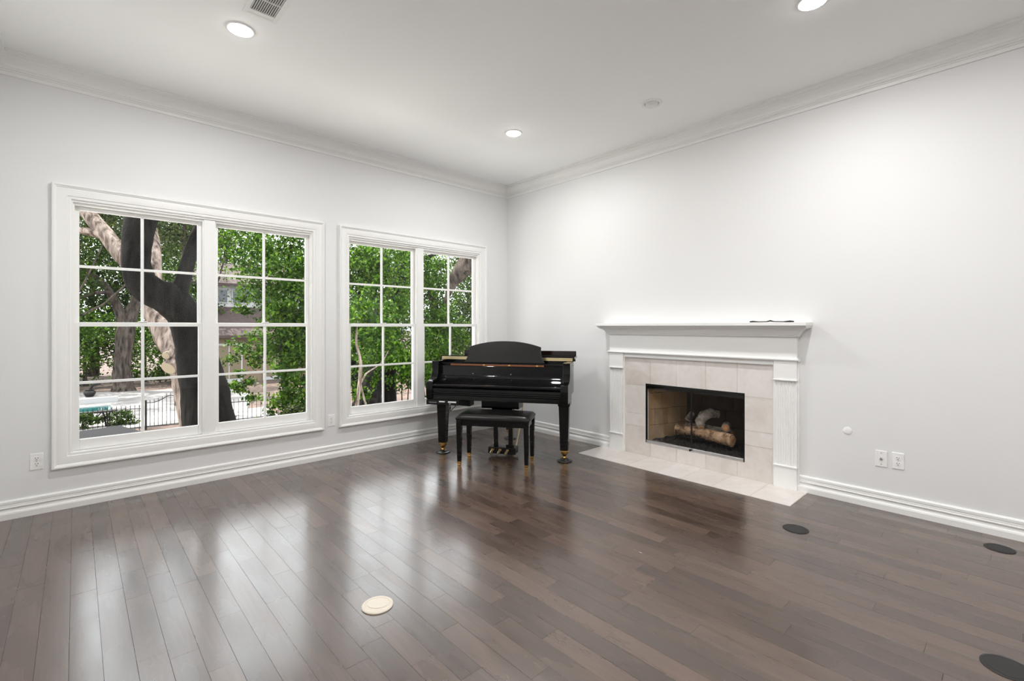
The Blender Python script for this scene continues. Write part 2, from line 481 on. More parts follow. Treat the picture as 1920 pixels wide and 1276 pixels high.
# ------------------------------------------------------------------ windows
CAS = [(0, 0), (0, .030), (.004, .036), (.014, .036), (.018, .030), (.024, .028), (.028, .022), (.040, .024), (.070, .020), (.084, .018), (.088, .012), (.104, .012), (.108, .008), (.108, 0)]
def window(idx, x0, x1):
    cx = (x0 + x1) / 2
    W = thing('window_%d' % idx, loc=(cx, 0, OZ0), kind='structure')
    b = MB(); b.frame(x0 - .104, x1 + .104, OZ0 - .092, OZ1 + .108, CAS); b.build('casing', 'trim_paint', W, smooth=25)
    b = MB()                                                            # jamb boards lining the opening
    b.box(x0, x0 + .014, .002, .15, OZ0, OZ1); b.box(x1 - .014, x1, .002, .15, OZ0, OZ1)
    b.box(x0 + .014, x1 - .014, .002, .15, OZ1 - .014, OZ1); b.box(x0 + .014, x1 - .014, .002, .15, OZ0, OZ0 + .016)
    b.build('jamb', 'trim_paint', W)
    B(cx - .043, cx + .043, .012, .15, OZ0 + .016, OZ1 - .014).build('mullion', 'trim_paint', W, bev=.004)
    for u0, u1 in ((x0 + .014, cx - .043), (cx + .043, x1 - .014)):
        b = MB()                                                        # stops in front of the sashes
        b.box(u0, u0 + .008, .022, .036, OZ0 + .016, OZ1 - .014); b.box(u1 - .008, u1, .022, .036, OZ0 + .016, OZ1 - .014)
        b.box(u0 + .008, u1 - .008, .022, .060, OZ1 - .030, OZ1 - .014)
        b.build('stop', 'trim_paint', W)
        for up in (0, 1):
            y0 = .040 if not up else .078
            y1 = y0 + .034
            z0, z1 = ((OZ0 + .018, 1.404) if not up else (1.372, OZ1 - .018))
            rb_, rt_ = ((.080, .033) if not up else (.033, .040))
            st = .034
            a0, a1 = u0 + .001, u1 - .001
            sash = MB().box(a0, a0 + st, y0, y1, z0, z1).box(a1 - st, a1, y0, y1, z0, z1).box(a0 + st, a1 - st, y0, y1, z0, z0 + rb_).box(a0 + st, a1 - st, y0, y1, z1 - rt_, z1)
            sash = sash.build('sash', 'trim_paint', W, bev=.003)
            g0, g1, h0, h1 = a0 + st, a1 - st, z0 + rb_, z1 - rt_
            mx, mz, mw = (g0 + g1) / 2, (h0 + h1) / 2, .010
            B(mx - mw, mx + mw, y0 + .006, y1 - .006, h0, h1).build('muntin', 'trim_paint', sash, bev=.002)
            B(g0, g1, y0 + .007, y1 - .007, mz - mw, mz + mw).build('muntin', 'trim_paint', sash, bev=.002)
            for px0, px1 in ((g0, mx - mw), (mx + mw, g1)):
                for pz0, pz1 in ((h0, mz - mw), (mz + mw, h1)):
                    yc = (y0 + y1) / 2
                    MB().add([(px0, yc, pz0), (px1, yc, pz0), (px1, yc, pz1), (px0, yc, pz1)], [(0, 1, 2, 3)]).build('pane', 'glass', sash)
            if not up:
                B(mx - .03, mx + .03, y0 - .004, y0 + .02, z1, z1 + .010).build('sash_lock', 'trim_paint', sash, bev=.002)
window(1, *OPEN[0])
window(2, *OPEN[1])

# ------------------------------------------------------------------ fireplace
YC = -2.697
def FY(d): return YC - d                    # d > 0 is towards the right in the photograph
mantel = thing('fireplace_mantel', 'white painted fireplace mantel with fluted pilasters and crown shelf', 'mantel', (0, YC, 0))
B(-.180, 0, YC - 1.040, YC + 1.036, 1.377, 1.406).build('shelf', 'trim_paint', mantel, bev=.003)
CM = [(0, 1.278), (.052, 1.278), (.056, 1.284), (.066, 1.286), (.068, 1.294), (.074, 1.298), (.084, 1.318), (.104, 1.340), (.128, 1.350), (.132, 1.358), (.146, 1.360), (.148, 1.377), (0, 1.377)]
b = MB()                                    # bed moulding returning to the wall at both ends
Yl, Yr = YC + .93, YC - .93
k = len(CM); v = []
for st in range(4):
    for o, z in CM:
        v.append([(0, Yl + o - .045, z), (-o, Yl + o - .045, z), (-o, Yr - o + .045, z), (0, Yr - o + .045, z)][st])
f = []
for st in range(3):
    for q in range(k):
        r = (q + 1) % k
        f.append((st * k + q, (st + 1) * k + q, (st + 1) * k + r, st * k + r))
b.add(v, f); b.build('bed_moulding', 'trim_paint', mantel, smooth=25)
B(-.045, 0, YC - .938, YC + .936, 1.098, 1.279).build('frieze', 'trim_paint', mantel, bev=.002)
b = MB(); b.ex_y([(0, 1.078), (-.050, 1.078), (-.058, 1.086), (-.064, 1.088), (-.064, 1.097), (-.058, 1.101), (0, 1.101)], YC - .952, YC + .950)
b.build('ledge', 'trim_paint', mantel)
b = MB(); b.box(-.028, 0, YC - .757, YC + .757, 1.044, 1.080); b.box(-.034, -.0, YC - .757, YC + .757, 1.040, 1.052)
b.box(-.028, 0, YC - .768, YC - .750, .002, 1.044); b.box(-.028, 0, YC + .750, YC + .768, .002, 1.044)
b.build('inner_trim', 'trim_paint', mantel)
for sgn in (-1, 1):
    ya, yb = YC + sgn * .760, YC + sgn * .936
    y0, y1 = min(ya, yb), max(ya, yb)
    B(-.046, 0, y0, y1, .004, .184).build('plinth', 'trim_paint', mantel, bev=.002)
    B(-.046, 0, y0, y1, .925, 1.079).build('capital_block', 'trim_paint', mantel, bev=.002)
    poly = [(0, y0), (0, y1)]               # shaft with reeds
    nfl = 8; wv = (y1 - y0 - .02) / nfl
    poly += [(-.040, y1), (-.040, y1 - .010)]
    for i in range(nfl):
        ys = y1 - .010 - i * wv
        for t in (.12, .3, .5, .7, .88):
            poly.append((-.040 + .008 * sin(pi * t), ys - t * wv))
        poly.append((-.040, ys - wv))
    poly += [(-.040, y0)]
    shaft = MB().ex_z(poly, .198, .912).build('fluted_shaft', 'trim_paint', mantel)
    for z0 in (.184, .912):
        B(-.056, 0, y0 - .004, y1 + .004, z0, z0 + .014).build('astragal', 'trim_paint', mantel, bev=.004)
    B(-.02, 0, (yb if sgn > 0 else yb - .012), (yb + .012 if sgn > 0 else yb), .004, 1.079).build('back_band', 'trim_paint', mantel)

# tile surround
sur = thing('tile_surround', 'beige stone tile surround framing the firebox', 'tile surround', (0, YC, 0))
B(-.007, -.001, YC - .750, FB[0], .002, 1.043).build('grout_bed', 'grout', sur)
B(-.007, -.001, FB[1], YC + .750, .002, 1.043).build('grout_bed', 'grout', sur)
B(-.007, -.001, FB[0], FB[1], .002, FB[2]).build('grout_bed', 'grout', sur)
B(-.007, -.001, FB[0], FB[1], FB[3], 1.043).build('grout_bed', 'grout', sur)
TJ = [YC + .750, -2.2525, -2.5445, -2.845, -3.139, YC - .750]
rt = random.Random(3)
def tile(poly, parent, x0=-.0105, x1=-.004, g=.0014):
    cy = sum(p[0] for p in poly) / len(poly); cz = sum(p[1] for p in poly) / len(poly)
    b = MB(); b.rnd = rt.random()
    b.extr(poly, lambda y, z: (x0, y, z), lambda y, z: (x1, y, z))
    return b.build('tile', 'tile', parent)
def rect(y0, y1, z0, z1, g=.0014):
    y0, y1 = min(y0, y1), max(y0, y1)
    return [(y0 + g, z0 + g), (y1 - g, z0 + g), (y1 - g, z1 - g), (y0 + g, z1 - g)]
g = .0014
for i in range(1, 4):
    tile(rect(TJ[i + 1], TJ[i], FB[3] - g, 1.043), sur)
    tile(rect(TJ[i + 1], TJ[i], .003, FB[2] + g), sur)
# corner tiles notch around the opening
tile([(TJ[0] - g, .742 + g), (TJ[0] - g, 1.041), (TJ[1] + g, 1.041), (TJ[1] + g, FB[3]), (FB[1], FB[3]), (FB[1], .742 + g)], sur)
tile([(TJ[5] + g, .742 + g), (FB[0], .742 + g), (FB[0], FB[3]), (TJ[4] - g, FB[3]), (TJ[4] - g, 1.041), (TJ[5] + g, 1.041)], sur)
tile([(TJ[0] - g, .004), (TJ[0] - g, .306 - g), (FB[1], .306 - g), (FB[1], FB[2]), (TJ[1] + g, FB[2]), (TJ[1] + g, .004)], sur)
tile([(TJ[5] + g, .004), (TJ[4] - g, .004), (TJ[4] - g, FB[2]), (FB[0], FB[2]), (FB[0], .306 - g), (TJ[5] + g, .306 - g)], sur)
for za, zb in ((.306, .438), (.438, .742)):
    tile(rect(FB[1] - g, TJ[0], za, zb), sur); tile(rect(TJ[5], FB[0] + g, za, zb), sur)

# hearth
he = thing('hearth', 'flush beige stone tile hearth on the dark wood floor', 'hearth', (0, YC, -.008))
B(HX, -.0, HY0, HY1, -.0095, .0015).build('grout_bed', 'grout', he)
HJ = [HY1, -1.945, -2.254, -2.560, -2.815, -3.097, -3.410, HY0]
for i in range(7):
    b = MB(); b.rnd = rt.random()
    b.box(HX + .001, -.012, HJ[i] - .0014, HJ[i + 1] + .0014, -.002, .004); b.build('tile', 'tile', he, bev=.001)

# firebox
fb = thing('firebox', 'sooty firebox lined with tan firebrick panels', 'firebox', (.3, YC, FB[2]))
D = .56
yL0, yL1 = FB[1] + .005, FB[1] - .17       # left side splay front, back
yR0, yR1 = FB[0] - .005, FB[0] + .17
b = MB()
b.box(.02, D + .06, FB[0] - .08, FB[1] + .08, FB[2] - .05, FB[2] - .004)      # floor
b.box(.02, D + .06, FB[0] - .08, FB[1] + .08, FB[3] + .10, FB[3] + .14)       # top
b.box(D + .03, D + .06, FB[0] - .08, FB[1] + .08, FB[2] - .05, FB[3] + .14)   # back
b.box(.02, D + .06, FB[1] + .05, FB[1] + .08, FB[2] - .05, FB[3] + .14)
b.box(.02, D + .06, FB[0] - .08, FB[0] - .05, FB[2] - .05, FB[3] + .14)
b.build('shell', 'soot', fb)
def brick_wall(A, Bp, rows, cols, z0, z1, mt='firebrick'):
    A = np.array(A); Bp = np.array(Bp); ln = np.linalg.norm(Bp - A); t = (Bp - A) / ln
    n = np.array([-t[1], t[0]]);
    ctr = np.array([.3, YC])
    if n @ (ctr - A) < 0: n = -n
    bk = MB(); q = [A - n * .03, Bp - n * .03, Bp - n * .002, A - n * .002]
    bk.ex_z([tuple(p) for p in q], z0, z1); bk.build('mortar', 'soot', fb)
    hz = (z1 - z0) / rows
    for r in range(rows):
        e = [0] + [((c_ + (.5 if r % 2 else 1)) / cols) * ln for c_ in range(cols)] + [ln]
        e = sorted(set(round(min(x, ln), 4) for x in e))
        for i in range(len(e) - 1):
            if e[i + 1] - e[i] < .02: continue
            a, c_ = A + t * (e[i] + .002), A + t * (e[i + 1] - .002)
            b = MB(); b.rnd = rt.random()
            b.ex_z([tuple(a - n * .003), tuple(c_ - n * .003), tuple(c_ + n * .003), tuple(a + n * .003)], z0 + r * hz + .002, z0 + (r + 1) * hz - .002)
            b.build('firebrick', mt, fb)
brick_wall((.045, yL0), (D, yL1), 4, 3, FB[2], FB[3] + .06)
brick_wall((D, yR1), (.045, yR0), 4, 3, FB[2], FB[3] + .06, 'sooty_brick')
brick_wall((D + .02, yL1 + .01), (D + .02, yR1 - .01), 4, 4, FB[2], FB[3] + .06, 'sooty_brick')
B(.01, .05, FB[0], FB[1], FB[3] - .055, FB[3] + .10).build('smoke_lintel', 'soot', fb)
# ember bed
b = MB(); nx, ny = 16, 40
V = []; F_ = []
for i in range(nx):
    for j in range(ny):
        x = .07 + (D - .09) * i / (nx - 1); t = i / (nx - 1)
        y = (yR0 + .03) * (1 - t) + (yR1 + .01) * t + ((yL0 - .03) * (1 - t) + (yL1 - .01) * t - (yR0 + .03) * (1 - t) - (yR1 + .01) * t) * j / (ny - 1)
        V.append((x, y, FB[2] + .004 + rt.uniform(.0, .022) + .02 * sin(pi * t)))
for i in range(nx - 1):
    for j in range(ny - 1):
        F_.append((i * ny + j, (i + 1) * ny + j, (i + 1) * ny + j + 1, i * ny + j + 1))
b.add(V, F_); b.build('ember_bed', 'ember', label='bed of black lava granules on the firebox floor', cat='embers', kind='stuff')
# grate
gr = thing('log_grate', 'black iron grate holding up the gas logs', 'grate', (.27, YC, FB[2] + .02))
for i in range(6):
    y = YC - .25 + i * .1
    b = MB(); b.tube([(.16, y, FB[2] + .150), (.17, y, FB[2] + .090), (.24, y, FB[2] + .080), (.40, y, FB[2] + .080), (.44, y, FB[2] + .12)], .006, 6); b.build('bar', 'iron', gr)
for x in (.20, .38):
    MB().tube([(x, YC - .29, FB[2] + .078), (x, YC + .29, FB[2] + .078)], .006, 6).build('cross_bar', 'iron', gr)
for x in (.18, .38):
    for y in (-.26, .26):
        MB().tube([(x, YC + y, FB[2] + .08), (x - .01, YC + y * 1.05, FB[2] + .04), (x - .02, YC + y * 1.15, FB[2] + .022)], .007, 6).build('leg', 'iron', gr)
def gas_log(pts, rad, mt, label, end='log_ring', seed=1):
    P0 = np.array(pts[0]); o = thing('gas_log', label, 'log', (P0[0], P0[1], min(p[2] for p in pts) - max(rad)), group='ceramic gas logs in the firebox')
    MB().tube(pts, rad, 14, .055, seed=seed).build('bark', mt, o, smooth=50)
    for i, j in ((0, 1), (-1, -2)):
        p = np.array(pts[i]); d = p - np.array(pts[j]); d /= np.linalg.norm(d)
        MB().tube([p, p + d * .004], [rad[i] * .8, rad[i] * .72], 12).build('cut_end', end, o)
        MB().tube([p + d * .003, p + d * .006], [rad[i] * .4, rad[i] * .36], 10).build('heart_ring', 'log_end' if end == 'log_ring' else 'log_ring', o)
z0 = FB[2]
gas_log([(.225, YC + .26, z0 + .150), (.205, YC + .12, z0 + .158), (.20, YC - .02, z0 + .150), (.19, YC - .16, z0 + .142), (.165, YC - .33, z0 + .135)],
        [.055, .058, .056, .058, .063], 'log_tan', 'long tan gas log lying across the front of the grate', seed=2)
gas_log([(.37, YC + .24, z0 + .145), (.37, YC, z0 + .15), (.35, YC - .25, z0 + .15)], [.05, .055, .05], 'log_ash', 'dark rear gas log at the back of the grate', seed=3)
gas_log([(.16, YC - .02, z0 + .215), (.20, YC + .01, z0 + .265), (.26, YC + .0, z0 + .315), (.31, YC - .05, z0 + .345), (.35, YC - .12, z0 + .33)], [.036, .050, .052, .048, .034], 'log_ash', 'twisted ash-grey gas log leaning on top in the middle', seed=4)
gas_log([(.20, YC - .25, z0 + .238), (.27, YC - .22, z0 + .225), (.36, YC - .19, z0 + .225)], [.038, .042, .045], 'log_ash', 'short gas log with an orange cut end at the right', end='log_end', seed=5)
gas_log([(.34, YC + .21, z0 + .225), (.36, YC + .19, z0 + .27), (.37, YC + .17, z0 + .31)], [.035, .032, .026], 'log_ash', 'small upright gas log stub at the left rear', seed=6)
# doors
dr = thing('fireplace_doors', 'dark glass fireplace doors in a slim black frame with metal bottom track', 'fireplace door', (0, YC, FB[2]))
b = MB(); b.box(-.010, .012, FB[0], FB[0] + .010, FB[2], FB[3]); b.box(-.010, .012, FB[1] - .010, FB[1], FB[2], FB[3]); b.box(-.012, .014, FB[0] + .01, FB[1] - .01, FB[3] - .022, FB[3])
b.build('frame', 'black_satin', dr)
B(-.014, .022, FB[0] + .010, FB[1] - .010, FB[2], FB[2] + .030).build('bottom_track', 'steel', dr, bev=.004)
for y0, y1 in ((YC + .008, FB[1] - .012), (FB[0] + .012, YC - .008)):
    MB().add([(.004, y0, FB[2] + .03), (.004, y1, FB[2] + .03), (.004, y1, FB[3] - .022), (.004, y0, FB[3] - .022)], [(0, 1, 2, 3)]).build('glass_panel', 'smoked', dr)
B(.001, .007, YC - .007, YC + .007, FB[2] + .03, FB[3] - .022).build('centre_stile', 'black_satin', dr)
MB().lathe([(0, 0), (.008, .001), (.012, .006), (.010, .012), (.004, .014), (.004, .02)], (-.036, YC, FB[2] + .014), 12, 'x').build('knob', 'black_satin', dr, smooth=40)

# iron rod lying on the mantel shelf
b = MB(); b.tube([(-.105, -3.285, 1.412), (-.11, -3.31, 1.414), (-.11, -3.36, 1.411), (-.105, -3.42, 1.412), (-.105, -3.45, 1.420), (-.11, -3.48, 1.413), (-.11, -3.55, 1.411), (-.10, -3.60, 1.414), (-.105, -3.63, 1.412)],
              [.006, .007, .004, .004, .007, .004, .004, .008, .005], 8)
b.build('iron_rod', 'iron', smooth=50, label='thin dark metal fireplace key lying on the mantel shelf', cat='fire tool')

# ------------------------------------------------------------------ wall plates
def wall_frame(face, a, z):
    """local (s along wall to the right, t up, h out of the wall) -> world"""
    if face == 'N': return lambda s, t, h: (a + s, -h, z + t)
    return lambda s, t, h: (-h, a - s, z + t)
def pbox(b, Tm, s0, s1, t0, t1, h0, h1):
    v = [Tm(s, t, h) for h in (h0, h1) for s, t in ((s0, t0), (s1, t0), (s1, t1), (s0, t1))]
    return b.add(v, [(0, 3, 2, 1), (4, 5, 6, 7), (0, 1, 5, 4), (1, 2, 6, 5), (2, 3, 7, 6), (3, 0, 4, 7)])
def plate(face, a, z, name, label, cat, kind):
    Tm = wall_frame(face, a, z)
    o = thing(name, label, cat, Tm(0, -.06, 0), group='wall plates')
    pbox(MB(), Tm, -.036, .036, -.060, .060, 0, .006).build('cover_plate', 'plate', o, bev=.003)
    if kind == 'duplex':
        for t0 in (-.0205, .0205):
            b = MB(); pts = []
            for i in range(16):
                an = 2 * pi * i / 16; pts.append((max(-.0145, min(.0145, .0172 * cos(an))), t0 + .0150 * sin(an)))
            b.extr(pts, lambda s, t: Tm(s, t, .005), lambda s, t: Tm(s, t, .0085)); rc = b.build('receptacle', 'plate', o)
            b = MB(); pbox(b, Tm, -.0080, -.0050, t0 + .001, t0 + .0095, .008, .0090); pbox(b, Tm, .0050, .0080, t0 + .001, t0 + .0095, .008, .0090)
            pbox(b, Tm, -.0025, .0025, t0 - .010, t0 - .0045, .008, .0090); b.build('slots', 'slot', rc)
        pbox(MB(), Tm, -.0025, .0025, -.0025, .0025, .006, .0075).build('screw', 'steel', o)
    else:
        b = MB(); pts = [(.0075 * cos(2 * pi * i / 12), .0075 * sin(2 * pi * i / 12)) for i in range(12)]
        b.extr(pts, lambda s, t: Tm(s, t, .006), lambda s, t: Tm(s, t, .016)); b.build('jack', 'steel', o)
        for t0 in (-.042, .042): pbox(MB(), Tm, -.0025, .0025, t0 - .0025, t0 + .0025, .006, .0075).build('screw', 'slot', o)
    return o
plate('N', -4.655, .383, 'wall_outlet', 'white duplex outlet left of the larger-looking left window', 'outlet', 'duplex')
plate('N', -2.485, .390, 'wall_outlet', 'white duplex outlet on the strip between the two windows', 'outlet', 'duplex')
plate('E', -4.286, .381, 'wall_outlet', 'white duplex outlet on the fireplace wall near the floor', 'outlet', 'duplex')
plate('E', -4.187, .379, 'cable_plate', 'white cable jack plate beside the outlet on the fireplace wall', 'wall plate', 'jack')
b = MB(); b.lathe([(0.029, 0), (.029, -.003), (.026, -.005), (.016, -.0055), (.015, -.0065), (.011, -.007), (0, -.007)], (0, -3.975, .554), 24, 'x')
b.build('round_wall_cap', 'plate', smooth=35, label='small round white cap on the wall right of the mantel', cat='wall plate')

# ------------------------------------------------------------------ floor covers
o = thing('floor_outlet_cover', 'cream round floor outlet cover set in the dark floor', 'floor outlet', (-3.357, -2.752, 0))
MB().lathe([(.076, 0), (.076, .004), (.072, .007), (.064, .0078), (.060, .0078), (.057, .0058), (0, .0058)], (-3.357, -2.752, 0), 32).build('ring', 'cream', o, smooth=30)
b = MB(); pts = []
for i in range(28):
    an = 2 * pi * i / 28; pts.append((.050 * cos(an), .034 * sin(an)))
a = math.atan2(-.679, .734)
b.extr([(-3.357 + p * cos(a) - q * sin(a), -2.752 + p * sin(a) + q * cos(a)) for p, q in pts], lambda x, y: (x, y, .0056), lambda x, y: (x, y, .0078))
lid = b.build('lid', 'cream', o, bev=.0006)
MB().lathe([(.004, .008), (.004, .0086), (0, .0086)], (-3.357, -2.752, 0), 10).build('screw', 'steel', lid)
for x, y, r, lb in ((-.868, -3.864, .078, 'black round floor cover in front of the hearth\'s right end'),
                    (-.258, -4.811, .072, 'black round floor cover close to the fireplace wall baseboard'),
                    (-1.700, -4.865, .082, 'black round floor cover cut off by the bottom right corner')):
    o = thing('floor_cover', lb, 'floor cover', (x, y, 0), group='black floor covers')
    MB().lathe([(r, 0), (r, .002), (r - .004, .004), (r - .012, .004), (r - .013, .0034), (0, .0034)], (x, y, 0), 32).build('rim', 'cover_black', o, smooth=30)
    MB().lathe([(r * .80, .0034), (r * .80, .0040), (0, .0040)], (x, y, 0), 28).build('mesh_disc', 'cover_black', o, smooth=30)

# ------------------------------------------------------------------ ceiling fixtures
def downlight(x, y, label, lit=True):
    o = thing('ceiling_light', label, 'ceiling light', (x, y, H), group='recessed ceiling lights')
    MB().lathe([(.064, H - .0005), (.066, H - .004), (.074, H - .008), (.082, H - .006), (.086, H - .0005)], (x, y, 0), 32).build('trim_ring', 'trim_paint', o, smooth=40)
    MB().lathe([(.066, H - .001), (.062, H - .012), (.045, H - .022), (.022, H - .028), (0, H - .030)], (x, y, 0), 28).build('lens', 'lens', o, smooth=60)
    ld = bpy.data.lights.new('lamp', 'AREA'); ld.shape = 'DISK'; ld.size = .12; ld.energy = LAMP; ld.color = (1, .99, .98)
    lo = bpy.data.objects.new('lamp', ld); COL.objects.link(lo); lo.parent = o; lo.location = (0, 0, -.034)
downlight(-3.66, -1.456, 'bright recessed ceiling light beside the air vent')
downlight(-1.242, -1.464, 'bright recessed ceiling light near the far corner above the piano')
downlight(-1.234, -4.060, 'bright recessed ceiling light cut by the top edge at the right')
downlight(-3.66, -4.060, 'added recessed ceiling light overhead out of view beside the camera')  # unseen fourth lamp of the grid, added for room light
downlight(-2.447, -6.600, 'added unseen recessed ceiling light behind the camera in the middle of the ceiling')  # not seen; added to brighten the room, its reflection hidden by the mullion
downlight(-2.500, -5.350, 'added unseen recessed ceiling light just behind the camera nearer the windows')  # another unseen lamp, added to brighten the south half
# gimbal spot, unlit
x, y = -.790, -2.730
o = thing('eyeball_spot', 'unlit white eyeball spot in the ceiling above the fireplace', 'ceiling light', (x, y, H))
MB().lathe([(.058, H - .0005), (.060, H - .006), (.072, H - .009), (.084, H - .006), (.088, H - .0005)], (x, y, 0), 32).build('trim_ring', 'trim_paint', o, smooth=40)
MB().lathe([(.058, H - .0006), (.058, H - .0012), (0, H - .0012)], (x, y, 0), 28).build('dark_gap', 'slot', o)
b = MB(); b.lathe([(.055, H - .001), (.052, H - .016), (.040, H - .028), (.030, H - .030), (.022, H - .026), (0, H - .026)], (x, y, 0), 28)
b.build('eyeball', 'trim_paint', o, smooth=50)
# vent
o = thing('ceiling_vent', 'white slatted air vent in the ceiling', 'vent', (-3.605, -1.86, H))
vx0, vx1, vy0, vy1 = -3.700, -3.508, -2.075, -1.676
MB().box(vx0 + .02, vx1 - .02, vy0 + .02, vy1 - .02, H - .0016, H - .0004).build('dark_hole_plate', 'slot', o)  # dark plate standing in for the shaded duct opening
b = MB(); b.box(vx0, vx0 + .026, vy0, vy1, H - .008, H); b.box(vx1 - .026, vx1, vy0, vy1, H - .008, H); b.box(vx0 + .026, vx1 - .026, vy1 - .022, vy1, H - .008, H); b.box(vx0 + .026, vx1 - .026, vy0, vy0 + .022, H - .008, H)
b.build('frame', 'trim_paint', o, bev=.002)
B(vx0 + .026, vx1 - .026, vy1 - .055, vy1 - .022, H - .006, H - .002).build('damper_plate', 'trim_paint', o)
for yy in (vy1 - .058, vy1 - .190, vy0 + .050):
    B(vx0 + .026, vx1 - .026, yy - .006, yy, H - .009, H - .002).build('cross_bar', 'trim_paint', o)
for i in range(12):
    xx = vx0 + .032 + i * (vx1 - vx0 - .064) / 11
    b = MB(); b.ex_y([(xx - .0050, H - .008), (xx - .0040, H - .009), (xx + .0040, H - .003), (xx + .0030, H - .002)], vy0 + .024, vy1 - .058); b.build('slat', 'trim_paint', o)

# ------------------------------------------------------------------ grand piano (built in its own frame: x to the treble, y to the tail)
PLOC = (-1.153, -1.157, 0); PROT = math.atan2(-.841, .541)
pn = thing('grand_piano', 'glossy black baby grand piano standing in the corner by the windows', 'piano', PLOC, PROT)
def pb(b, name, mt, parent=pn, **kw): return b.build(name, mt, parent, world=False, **kw)
def catmull(P, n=6):
    P = [np.array(p, float) for p in P]; out = []
    for i in range(len(P) - 1):
        a, b_, c_, d = P[max(i - 1, 0)], P[i], P[i + 1], P[min(i + 2, len(P) - 1)]
        for k in range(n):
            t = k / n
            out.append(.5 * ((2 * b_) + (-a + c_) * t + (2 * a - 5 * b_ + 4 * c_ - d) * t ** 2 + (-a + 3 * b_ - 3 * c_ + d) * t ** 3))
    out.append(P[-1]); return out
side = [(-.75, .50), (-.75, .66), (-.73, .80), (-.64, .93), (-.48, 1.00), (-.30, 1.00), (-.14, .93), (-.01, .80), (.12, .66), (.32, .55), (.54, .48), (.68, .40), (.74, .30), (.75, .20)]
curve = [tuple(p) for p in catmull(side, 4)]
def outline(y0): return [(-.75, y0)] + curve + [(.75, y0)]
pb(MB().ex_z(outline(.04), .672, .962), 'case', 'black_lacquer', smooth=30, bev=.004)
pb(MB().ex_z(outline(.20)[:-1] if False else [(-.75, .20)] + curve[:-1] + [(.75, .20)], .9625, 1.000), 'rim_top', 'black_lacquer', smooth=30)
pb(B(-.75, -.69, .04, .1995, .9625, 1.000), 'rim_top', 'black_lacquer', bev=.003)
pb(B(.69, .75, .04, .1995, .9625, 1.000), 'rim_top', 'black_lacquer', bev=.003)
# lid, a little larger than the rim
def offs(P, d):
    P = [np.array(p) for p in P]; out = []
    for i, p in enumerate(P):
        t = P[min(i + 1, len(P) - 1)] - P[max(i - 1, 0)]; t = t / np.linalg.norm(t)
        out.append(tuple(p + d * np.array([-t[1], t[0]])))
    return out
lp = offs(curve[:-1], .022)
lid = pb(MB().ex_z([(-.772, .205)] + lp + [(.772, .205)], 1.0010, 1.022), 'lid', 'black_lacquer', smooth=30, bev=.003)
hg = MB().box(-.742, .742, .196, .2045, 1.0035, 1.0205); hg.box(-.742, .742, .200, .214, 1.0225, 1.0345)
pb(hg, 'hinge', 'brass_pale', lid)
for yy in (.214,):
    pb(MB().box(-.760, .760, .2145, .470, 1.0225, 1.0440), 'folded_front_lid', 'black_lacquer', lid, bev=.003)
pb(MB().box(-.560, .752, .440, .470, 1.0445, 1.098), 'lid_rail', 'dark_brown', lid, bev=.003)
# arms (cheeks) with the scooped front
arm = [(.06, .672), (.06, 1.0)] + [(-.055, 1.0), (-.060, .99), (-.056, .95), (-.058, .91), (-.068, .87), (-.088, .835), (-.115, .812), (-.150, .800), (-.195, .797), (-.212, .788), (-.215, .770), (-.215, .632), (-.205, .612), (-.19, .607), (.06, .607)]
for x0, x1 in ((-.750, -.675), (.675, .750)):
    pb(MB().ex_x(arm, x0, x1), 'arm', 'black_lacquer', smooth=30, bev=.004)
# key bed, key slip and closed fallboard
pb(B(-.675, .675, -.200, .28, .607, .655), 'key_bed', 'black_lacquer', bev=.004)
pb(MB().ex_x([(-.196, .655), (-.208, .662), (-.208, .672), (-.198, .679), (-.196, .690), (-.204, .696), (-.204, .724), (-.196, .730), (.0, .730), (.0, .655)], -.675, .675), 'key_slip', 'black_lacquer', smooth=35)
pb(MB().ex_x([(-.192, .731), (-.206, .740), (-.211, .752), (-.206, .764), (-.192, .771), (-.150, .776), (-.132, .786), (-.118, .788), (-.100, .798), (-.040, .812), (-.010, .830), (.004, .850), (.006, .940), (.012, .950), (.040, .950), (.040, .731)], -.6745, .6745), 'fallboard', 'black_lacquer', smooth=35)
for x in (-.30, .12): pb(MB().lathe([(0, 0), (.005, .001), (.004, .005), (.0, .005)], (x, .000 - .004, .868), 8, 'y'), 'lock_pin', 'steel')
# music shelf and desk
pb(MB().box(-.688, .688, .012, .196, .9635, .978), 'music_shelf', 'black_lacquer', bev=.002)
pb(B(-.560, .470, .0085, .0118, .9515, .9685), 'copper_strip', 'copper')  # thin copper-coloured strip at the front of the music shelf
for x in (-.18, .10, .40): pb(B(x - .012, x + .012, .004, .0085, .954, .967), 'shelf_clip', 'brass')
desk = []
zb, zs, zt = .980, 1.150, 1.212
hw = lambda t: .452 - .055 * min(1, t * 2.2) ** .7 + .016 * t
for k in range(9):
    t = k / 8; desk.append((-(.448 - .046 * (1 - (1 - min(1, t * 1.15)) ** 2.2)), zb + (zs - zb) * t))
for k in range(1, 16):
    s_ = -1 + 2 * k / 16; desk.append((s_ * .402, zs + (zt - zs) * (1 - abs(s_) ** 2.2)))
for k in range(8, -1, -1):
    t = k / 8; desk.append(((.448 - .046 * (1 - (1 - min(1, t * 1.15)) ** 2.2)), zb + (zs - zb) * t))
tilt = lambda z, o: .085 + (z - zb) * .26 + o
pb(MB().extr(desk, lambda x, z: (x + .015, tilt(z, 0), z), lambda x, z: (x + .015, tilt(z, .014), z)), 'music_desk', 'desk_black', bev=.003)
pb(B(-.42, .45, .050, .084, .9785, .988), 'desk_ledge', 'black_lacquer', bev=.002)
